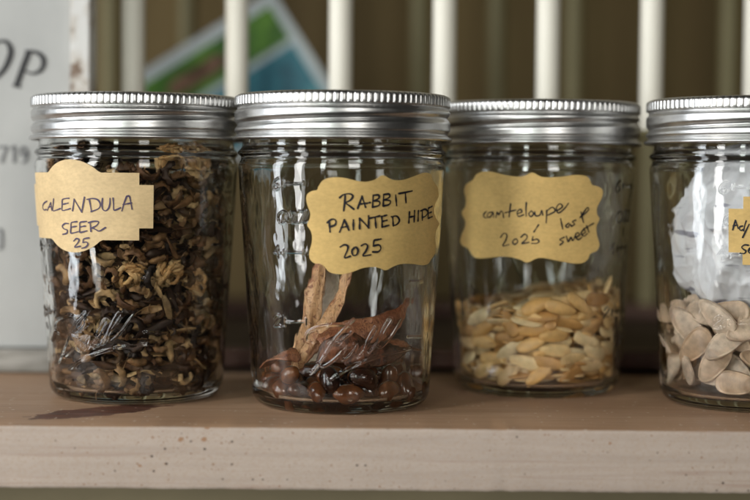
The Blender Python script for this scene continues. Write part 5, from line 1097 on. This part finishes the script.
# --- beans
def bean_mesh(seed):
    nv, nu = 18, 22
    P = np.zeros((nv, nu, 3))
    for i in range(nv):
        b = -math.pi / 2 + math.pi * i / (nv - 1)
        for k in range(nu):
            a = 2 * math.pi * k / nu
            x = .0062 * math.sin(b) * (1 + .04 * math.sin(seed)); y = .0042 * math.cos(b) * math.cos(a); z = .0038 * math.cos(b) * math.sin(a)
            y += .0009 * (1 - (x / .0062) ** 2) - .0006
            if y < 0: y *= (1 - .22 * math.exp(-(x / .0022) ** 2))
            P[i, k] = (x, y, z)
    return grid_mesh('bean', P)
M_BEAN = mat_seed('glossy_bean', [(0.0, (.035, .011, .005)), (.5, (.12, .037, .012)), (.8, (.25, .085, .027)), (1.0, (.07, .021, .008))], .22, 260, .45, .05, .55, .3)
bean_ms = [bean_mesh(v) for v in range(3)]
for m in bean_ms: m.materials.append(M_BEAN)
c2 = JARS[1].c
for i, (k, p, q) in enumerate(settled('bean')):
    o = link('bean', bean_ms[i % 3]); o.matrix_world = Matrix.Translation(c2 + p) @ q.to_matrix().to_4x4()
    tag(o, 'small glossy dark brown bean lying on the floor of its jar', 'bean', 'loose beans under the dry pods')

# --- melon seeds
M_MELON = mat_seed('melon_seed_skin', [(0.0, (.46, .22, .06)), (.22, (.74, .42, .14)), (.55, (.88, .60, .28)), (.85, (.93, .72, .42)), (1.0, (.56, .28, .08))], .42, 500, .84, .12, .45)
mel = [flat_seed(.0069, .00300, .00120, False, taper=.16, seed=v * 1.3) for v in range(4)]
for m in mel: m.materials.append(M_MELON)
c3 = JARS[2].c
its = settled('melon')
def showing(it):
    p = it[1]
    return p.y - .5 * p.xy.length - (.35 * p.z if p.z > .033 else 0)
its.sort(key=showing)
rest = []
its = [it for it in its if not (it[1].y < .006 and it[1].xy.length > r_out(it[1].z) - .0026 - .0046 and it[1].z < .032)]
for i, (k, p, q) in enumerate(its):
    mx = Matrix.Translation(c3 + p) @ q.to_matrix().to_4x4()
    if i < 200:
        o = link('melon_seed', mel[i % 4]); o.matrix_world = mx
        tag(o, 'small tan pointed melon seed heaped in the half full jar', 'seed', 'melon seeds in the heap')
    else: rest.append((mel[i % 4], mx))
def wall_layer(c, tries, gap, low, top, a_from, a_to, depths, spin, tip, seed, squash=(1.0, 1.35)):
    """flat seeds resting against the inside of the glass: matrices"""
    rr = random.Random(seed); got = []; out = []
    for _ in range(tries):
        a = R(rr.uniform(a_from, a_to)); lay = rr.randrange(len(depths))
        z = rr.uniform(low, top(a))
        u = a * .035
        if any(((u - q[0]) * squash[0]) ** 2 + ((z - q[1]) * squash[1]) ** 2 < gap * gap and q[2] == lay for q in got): continue
        got.append((u, z, lay))
        r = r_out(z) - .0026 - depths[lay]
        n = Vector((math.sin(a), -math.cos(a), rr.uniform(-.02, .10)))
        side = Vector((math.cos(a), math.sin(a), 0))
        q0 = Matrix((side, n.cross(side).normalized() * -1, n)).transposed().to_4x4()
        turn = Matrix.Rotation(rr.gauss(0, spin) + rr.choice((0, math.pi)), 4, 'Z') @ Matrix.Rotation(rr.gauss(0, tip), 4, 'X') @ Matrix.Rotation(rr.gauss(0, tip * .45), 4, 'Y')
        out.append(Matrix.Translation(c + Vector((r * math.sin(a), -r * math.cos(a), z))) @ q0 @ turn)
    return out
for i, mx in enumerate(wall_layer(c3, 9000, .0073, .0100, lambda a: .0370 + .0075 * math.sin(a), -95, 95, (.0022, .0050), .42, .30, 5, (.68, 1.45))):
    o = link('melon_seed', mel[i % 4]); o.matrix_world = mx
    tag(o, 'small tan pointed melon seed heaped in the half full jar', 'seed', 'melon seeds in the heap')
o = link('melon_seeds', joined('melon_seeds', rest), M_MELON); tag(o, 'rest of the heap of tan melon seeds inside the half full jar', 'seeds', kind='stuff')

# --- squash seeds
M_SQ = mat_seed('squash_seed_skin', [(0.0, (.52, .34, .21)), (.4, (.70, .51, .36)), (.75, (.78, .62, .48)), (1.0, (.56, .34, .19))], .38, 300, .62, .3, .5)
sqm = [flat_seed(.0096, .0048, .0016, True, 34, .22, v * 1.7) for v in range(4)]
for m in sqm: m.materials.append(M_SQ)
c4 = JARS[3].c
for i, (k, p, q) in enumerate(settled('squash')):
    if p.xy.length > r_out(p.z) - .0026 - .0105 and p.y < .006: continue
    p = Vector((p.x, p.y, .005 + (p.z - .005) * 1.12))
    o = link('squash_seed', sqm[i % 4]); o.matrix_world = Matrix.Translation(c4 + p) @ q.to_matrix().to_4x4()
    tag(o, 'large flat pale squash seed lying below the crumpled white paper', 'seed', 'squash seeds under the paper')

for i, mx in enumerate(wall_layer(c4, 6000, .0118, .0118, lambda a: .041, -95, 95, (.0028, .0074), .75, .36, 8)):
    o = link('squash_seed', sqm[i % 4]); o.matrix_world = mx
    tag(o, 'large flat pale squash seed lying below the crumpled white paper', 'seed', 'squash seeds under the paper')

# --- crumpled paper in the fourth jar
def crumple():
    nv, nu = 150, 260
    P = np.zeros((nv, nu, 3))
    for i in range(nv):
        s = i / (nv - 1)
        z0 = .0425 + .0645 * s
        end = min(1.0, math.sin(math.pi * min(max(s, 0), 1)) ** .32 + .002)
        for k in range(nu):
            a = 2 * math.pi * k / nu
            q = Vector((math.cos(a) * 1.6, math.sin(a) * 1.6, z0 * 42))
            base = .0375 + .0026 * (z0 - .04) / .06
            base *= 1 - .34 * s * s * (.5 - .5 * math.cos(a)) - .03 * s
            f1 = 1 - abs(noise.noise(q * .9 + Vector((3, 1, 0)))) * 2
            f2 = 1 - abs(noise.noise(q * 2.1 + Vector((0, 7, 2)))) * 2
            f3 = 1 - abs(noise.noise(q * 4.7 + Vector((9, 0, 4)))) * 2
            r = base * end + end * (-.0042 * (1 - max(0, f1)) - .0036 * (1 - max(0, f2)) - .0011 * (1 - max(0, f3)))
            lim = r_out(min(z0, .1)) - .0036 if z0 < .098 else .0365
            r = min(max(r, .0003), lim)
            zz = z0 + .0030 * noise.noise(q * 1.3 + Vector((2, 2, 9))) * end - (.006 * (.5 + .5 * math.cos(a * 1 + 2.2)) * (1 - s))
            zz = max(.0345, min(zz, .1215))
            P[i, k] = (r * math.cos(a), r * math.sin(a), zz)
    return grid_mesh('crumpled_paper', P)
k = NT('white_tissue')
v = k.coord('Object', (1, 1, 1))
n1 = k.noise(v, 60, 4, .6)
c = k.ramp(n1, [(.3, (.86, .85, .885)), (.7, (.93, .92, .95))])
mk = k.noise(k.coord('Object', (55, 55, 260), rot=(0, R(12), 0)), 1.0, 2, .4)
c = k.mix(k.ramp(mk, [(.66, 0.0), (.72, .75)]), c, (.20, .19, .26))
k.set(Base_Color=c, Roughness=.7, Specular_IOR_Level=.3, Subsurface_Weight=0.0)
k.bump(k.noise(v, 500, 4, .6), .2, .0004)
o = link('crumpled_paper', crumple(), k.m); o.location = c4
tag(o, 'crumpled white paper with grey marks stuffed above the squash seeds', 'paper')

# --- pods in the second jar
def pod_mesh(name, pts, widths, depth, normal, curl=.55, wr=.0004, seed=0):
    """half shell of a dry pod along a curved spine"""
    P3 = [np.array(p) for p in smooth_line(pts, 10)]
    n = len(P3); m = 14
    ws = np.interp(np.linspace(0, 1, n), np.linspace(0, 1, len(widths)), widths)
    nrm = Vector(normal).normalized()
    G = np.zeros((n, 2 * m, 3))
    for i in range(n):
        t = Vector(P3[min(i + 1, n - 1)] - P3[max(i - 1, 0)]).normalized()
        tw = .5 * math.sin(i / n * 4 + seed)
        nn = (nrm - t * nrm.dot(t)).normalized()
        nn.rotate(Quaternion(t, tw))
        sd = t.cross(nn)
        w = ws[i]
        for k in range(m):
            a = math.pi * k / (m - 1)
            wob = 1 + .16 * noise.noise(Vector((i * .16, k * .6, seed))) + .07 * noise.noise(Vector((i * .5, k * 1.3, seed + 2)))
            x = w * math.cos(a) * wob; y = depth * w * (math.sin(a) + .16 * math.sin(5 * a)) * wob + wr * noise.noise(Vector((i * .5, k * .8, seed + 4)))
            G[i, k] = P3[i] + np.array(sd * x + nn * y)
            x2 = w * .90 * math.cos(math.pi - a) * wob; y2 = depth * w * .62 * math.sin(a) - .0003
            G[i, m + k] = P3[i] + np.array(sd * x2 + nn * y2)
    G[0] = G[0].mean(0); G[-1] = G[-1].mean(0)
    return merge([G], name)
def mat_pod(name, base, base2, spot, amt):
    k = NT(name)
    v = k.coord('Object', (1, 1, 1))
    n1 = k.noise(k.coord('Object', (160, 160, 60)), 1.0, 5, .6)
    n2 = k.noise(v, 620, 4, .6, .6)
    c = k.ramp(n1, [(.3, base), (.7, base2)])
    c = k.mix(k.ramp(n2, [(amt, 0.0), (amt + .06, .9)]), c, spot)
    big = k.noise(k.coord('Object', (230, 230, 75)), 1.0, 3, .6)
    c = k.mix(k.ramp(big, [(.50, 0.0), (.64, .8)]), c, (.26, .085, .035) if amt < .57 else spot)
    fine = k.noise(k.coord('Object', (1500, 1500, 300)), 1.0, 3, .6)
    c = k.mix(1.0, c, k.ramp(fine, [(.3, .6), (.6, 1.0)]), 'MULTIPLY')
    k.set(Base_Color=c, Roughness=.42, Specular_IOR_Level=.45)
    k.bump(fine, .6, .0006)
    return k.m
M_POD_TAN = mat_pod('spotted_tan_pod', (.56, .28, .115), (.70, .42, .215), (.20, .06, .022), .555)
M_POD_RED = mat_pod('red_brown_pod', (.25, .088, .036), (.42, .18, .085), (.12, .035, .018), .54)
M_POD_PALE = mat_pod('pale_pod_lining', (.66, .52, .36), (.76, .64, .48), (.35, .22, .13), .70)
M_POD_DARK = mat_pod('dark_pod', (.035, .015, .008), (.13, .05, .022), (.016, .008, .006), .56)
def z7(x, y, dy):
    return tuple(on_plane_y(260 + x / 3.57, 270 + y / 3.57, c2.y + dy))
def pod(pts, widths, mat, label, normal=(0, -1, .1), depth=.34, seed=0):
    me = pod_mesh('bean_pod', pts, widths, depth, normal, seed=seed)
    o = link('bean_pod', me, mat)
    # origin on the pod
    c = Vector(pts[0]); me.transform(Matrix.Translation(-c)); o.location = c
    tag(o, label, 'pod'); return o
pod([z7(118, 372, -.016), z7(150, 275, -.014), z7(185, 150, -.010), z7(212, 10, -.006), z7(228, -90, -.003)], [.0016, .0034, .0039, .0036, .001], M_POD_TAN, 'upright tan pod blotched with brown, left one of the two behind the label', seed=1)
pod([z7(112, 372, -.020), z7(165, 300, -.019), z7(232, 195, -.016), z7(285, 95, -.012), z7(318, -10, -.009), z7(335, -90, -.006)], [.0012, .0027, .0031, .0028, .0025, .001], M_POD_TAN, 'slim spotted tan pod leaning right and rising behind the scalloped label', seed=2)
pod([z7(175, 330, -.009), z7(212, 190, -.007), z7(245, 60, -.004), z7(262, -70, -.001)], [.002, .0042, .0048, .001], M_POD_PALE, 'pale cream inside of an open pod between two spotted pods', depth=-.35, seed=3)
pod([z7(12, 352, -.012), z7(60, 318, -.018), z7(110, 300, -.022), z7(150, 322, -.022)], [.001, .0034, .0040, .001], M_POD_RED, 'short pinkish brown pod lying flat on the beans at far left', normal=(.1, -.6, 1), seed=4)
pod([z7(205, 250, -.022), z7(290, 232, -.021), z7(400, 215, -.017), z7(470, 175, -.012), z7(548, 98, -.004)], [.003, .0058, .0056, .0040, .0008], M_POD_RED, 'broad wrinkled red brown pod with its tip pointing up right', normal=(-.1, -1, .5), seed=5)
pod([z7(205, 330, -.026), z7(250, 290, -.027), z7(330, 272, -.026), z7(400, 268, -.022)], [.001, .0050, .0056, .002], M_POD_DARK, 'dark brown curled pod piece lying across the middle of the beans', normal=(.0, -1, .6), seed=6)
pod([z7(300, 335, -.029), z7(370, 310, -.027), z7(450, 292, -.022), z7(540, 270, -.010)], [.001, .0046, .0050, .001], M_POD_DARK, 'nearly black pod piece lying low among the beans at right', normal=(.1, -1, .4), seed=7)
pod([z7(330, 268, -.020), z7(420, 262, -.018), z7(500, 262, -.012), z7(560, 285, -.002)], [.001, .0036, .0036, .001], M_POD_RED, 'rust coloured pod strip lying across the dark pods at right', normal=(.0, -1, .8), seed=8)

# ------------------------------------------------------------------ sign behind the first jar
SY = .708
sx = on_plane_y(71, 200, SY).x
SB = .0118
sign = thing('sign_board', (sx, SY, 0.0), 'grey white painted sign board with black letters, standing behind the leftmost jar', 'sign')
bm = bmesh.new(); box_bm(bm, (-.20, 0, SB), (0, .012, .30), .0006)
link('board', from_bm('board', bm), mat_plain('grey_white_paint', (.37, .37, .36), (.45, .45, .435), (25, 25, 18), .65, .1), sign)
bm = bmesh.new(); box_bm(bm, (.0004, -.004, .0004), (.0096, .014, .30), .0008)
kf = NT('flaking_white_frame')
nn = kf.noise(kf.coord('Object', (60, 60, 42)), 1.0, 5, .65, .5)
kf.set(Base_Color=kf.ramp(nn, [(.40, (.62, .61, .59)), (.50, (.50, .46, .41)), (.56, (.16, .10, .065))]), Roughness=.7)
kf.bump(nn, .5, .001)
link('side_frame', from_bm('side_frame', bm), kf.m, sign)
bm = bmesh.new(); box_bm(bm, (-.20, -.004, .0004), (0, .0116, SB - .0004), .0008)
link('bottom_frame', from_bm('bottom_frame', bm), mat_plain('weathered_white_frame', (.13, .12, .10), (.38, .36, .33), (30, 60, 260), .7, .4), sign)

def flat_glyph(name, strokes, y, mat, parent):
    """strokes: list of [(px, py, width_px), ...] as seen in the photograph, laid on the board's face"""
    verts, faces = [], []
    for si, st in enumerate(strokes):
        pts = smooth_line([p[:2] for p in st], 6) if len(st) > 2 else [p[:2] for p in st]
        ws = np.interp(np.linspace(0, 1, len(pts)), np.linspace(0, 1, len(st)), [p[2] for p in st])
        P = np.array([tuple(on_plane_y(px, py, y).xz) for px, py in pts])
        tg = np.gradient(P, axis=0); tg /= np.linalg.norm(tg, axis=1)[:, None] + 1e-12
        no = np.stack([-tg[:, 1], tg[:, 0]], 1)
        b = len(verts)
        for p, n_, w in zip(P, no, ws):
            h = w * .5 * y / F_PX
            yy = -.0004 - si * .00002
            for s in (1, -1):
                q = p + n_ * h * s
                verts.append((q[0] - sx, yy, q[1]))
        for i in range(len(P) - 1):
            faces.append((b + 2 * i, b + 2 * i + 1, b + 2 * i + 3, b + 2 * i + 2))
    return link(name, mesh_np(name, verts, faces, False), mat, parent)
M_LET = mat_ink('black_sign_paint', (.025, .024, .026))
M_LET2 = mat_ink('faded_sign_paint', (.13, .13, .135))
lets = zoomed([[(135, 232), (118, 290), (72, 392)]], 0, 0, 4.55)[0]
flat_glyph('letter', [
    [(29.5, 51, 6), (24, 65, 6.2), (16.5, 86, 6)],
    [(12.5, 85, 2.2), (17, 86.5, 2.2), (21.5, 86.8, 2.2)],
    [(25, 51, 2), (33, 51.5, 3), (41, 55, 4.8), (44, 62, 5.5), (41, 70, 4.5), (33, 73.5, 2.5), (25, 71, 1.6)],
], SY, M_LET, sign)
flat_glyph('letter', [
    [(0, 41, 2.5), (7, 42, 4), (11, 50, 6), (9, 60, 6.2), (3, 71, 5), (-6, 79, 3), (-14, 78, 3.5), (-17, 68, 6), (-14, 54, 6), (-7, 44, 3.5), (0, 41, 2.5)],
], SY, M_LET, sign)
flat_glyph('numeral', [[(-1, 147, 2.5), (8, 147, 2.5)], [(8, 147, 2), (4, 155, 2.8), (2, 163, 3)]], SY, M_LET2, sign)
flat_glyph('numeral', [[(11.5, 149, 1.5), (14.5, 147, 3.2), (14.5, 163, 3.2)]], SY, M_LET2, sign)
flat_glyph('numeral', [[(27.5, 151, 2.6), (24, 147, 2.2), (20.6, 151, 2.6), (23.5, 156, 2.2), (27.6, 152, 2.8), (26.5, 160, 2.6), (22, 163, 2)]], SY, M_LET2, sign)
flat_glyph('letter', [[(-1, 230, 2), (2, 231, 3), (2, 247, 3), (-1, 249, 2)]], SY, M_LET2, sign)

# ------------------------------------------------------------------ seed packet stuck behind the spindles
PY = .950
apex = on_plane_y(272, -10, PY)
pk = thing('seed_packet', apex, 'tilted green and blue printed packet with white border, tucked behind the white spindles', 'packet')
e1 = (on_plane_y(152, 65, PY) - apex).normalized()       # along the top edge, leftwards
e2 = (on_plane_y(329, 91, PY) - apex); e2 = (e2 - e1 * e2.dot(e1)).normalized()
S = PY / F_PX
def card(name, u0, u1, v0, v1, y0, y1, mat):
    vs = []
    for yy in (y0, y1):
        for (u, v) in ((u0, v0), (u1, v0), (u1, v1), (u0, v1)):
            p = e1 * (u * S) + e2 * (v * S); vs.append((p.x, yy, p.z))
    return link(name, mesh_np(name, vs, [(0, 1, 2, 3), (7, 6, 5, 4), (0, 4, 5, 1), (1, 5, 6, 2), (2, 6, 7, 3), (3, 7, 4, 0)], False), mat, pk)
card('sleeve', 0, 170, 0, 125, 0, .0016, mat_plain('white_card', (.55, .61, .62), (.66, .72, .73), (20, 20, 20), .5, .05))
kg = NT('green_print')
ng = kg.noise(kg.coord('Object', (45, 45, 45)), 1.0, 4, .6, .8)
kg.set(Base_Color=kg.ramp(ng, [(.32, (.02, .075, .012)), (.5, (.075, .22, .02)), (.68, (.16, .36, .04))]), Roughness=.45)
card('green_picture', 10, 162, 12, 50, -.0004, .0, kg.m)
kb = NT('blue_print')
nb = kb.noise(kb.coord('Object', (38, 38, 38)), 1.0, 4, .55, 1.0)
kb.set(Base_Color=kb.ramp(nb, [(.35, (.012, .10, .15)), (.5, (.03, .22, .28)), (.66, (.18, .48, .50))]), Roughness=.45)
card('blue_picture', 10, 162, 56, 115, -.0004, .0, kb.m)
kr = NT('brown_print')
kr.set(Base_Color=kr.ramp(kr.noise(kr.coord('Object', (90, 90, 90)), 1.0, 3, .6), [(.35, (.10, .05, .025)), (.65, (.30, .17, .10))]), Roughness=.45)
# a brown root printed on the green picture
vs = []; n = 26
for kx in range(n):
    a = 2 * math.pi * kx / n
    p = e1 * ((108 + 34 * math.cos(a)) * S) + e2 * ((32 + 11 * math.sin(a) * (1 + .25 * math.cos(2 * a))) * S)
    vs.append((p.x, -.0007, p.z))
link('root_picture', mesh_np('root_picture', vs, [tuple(range(n))], False), kr.m, pk)
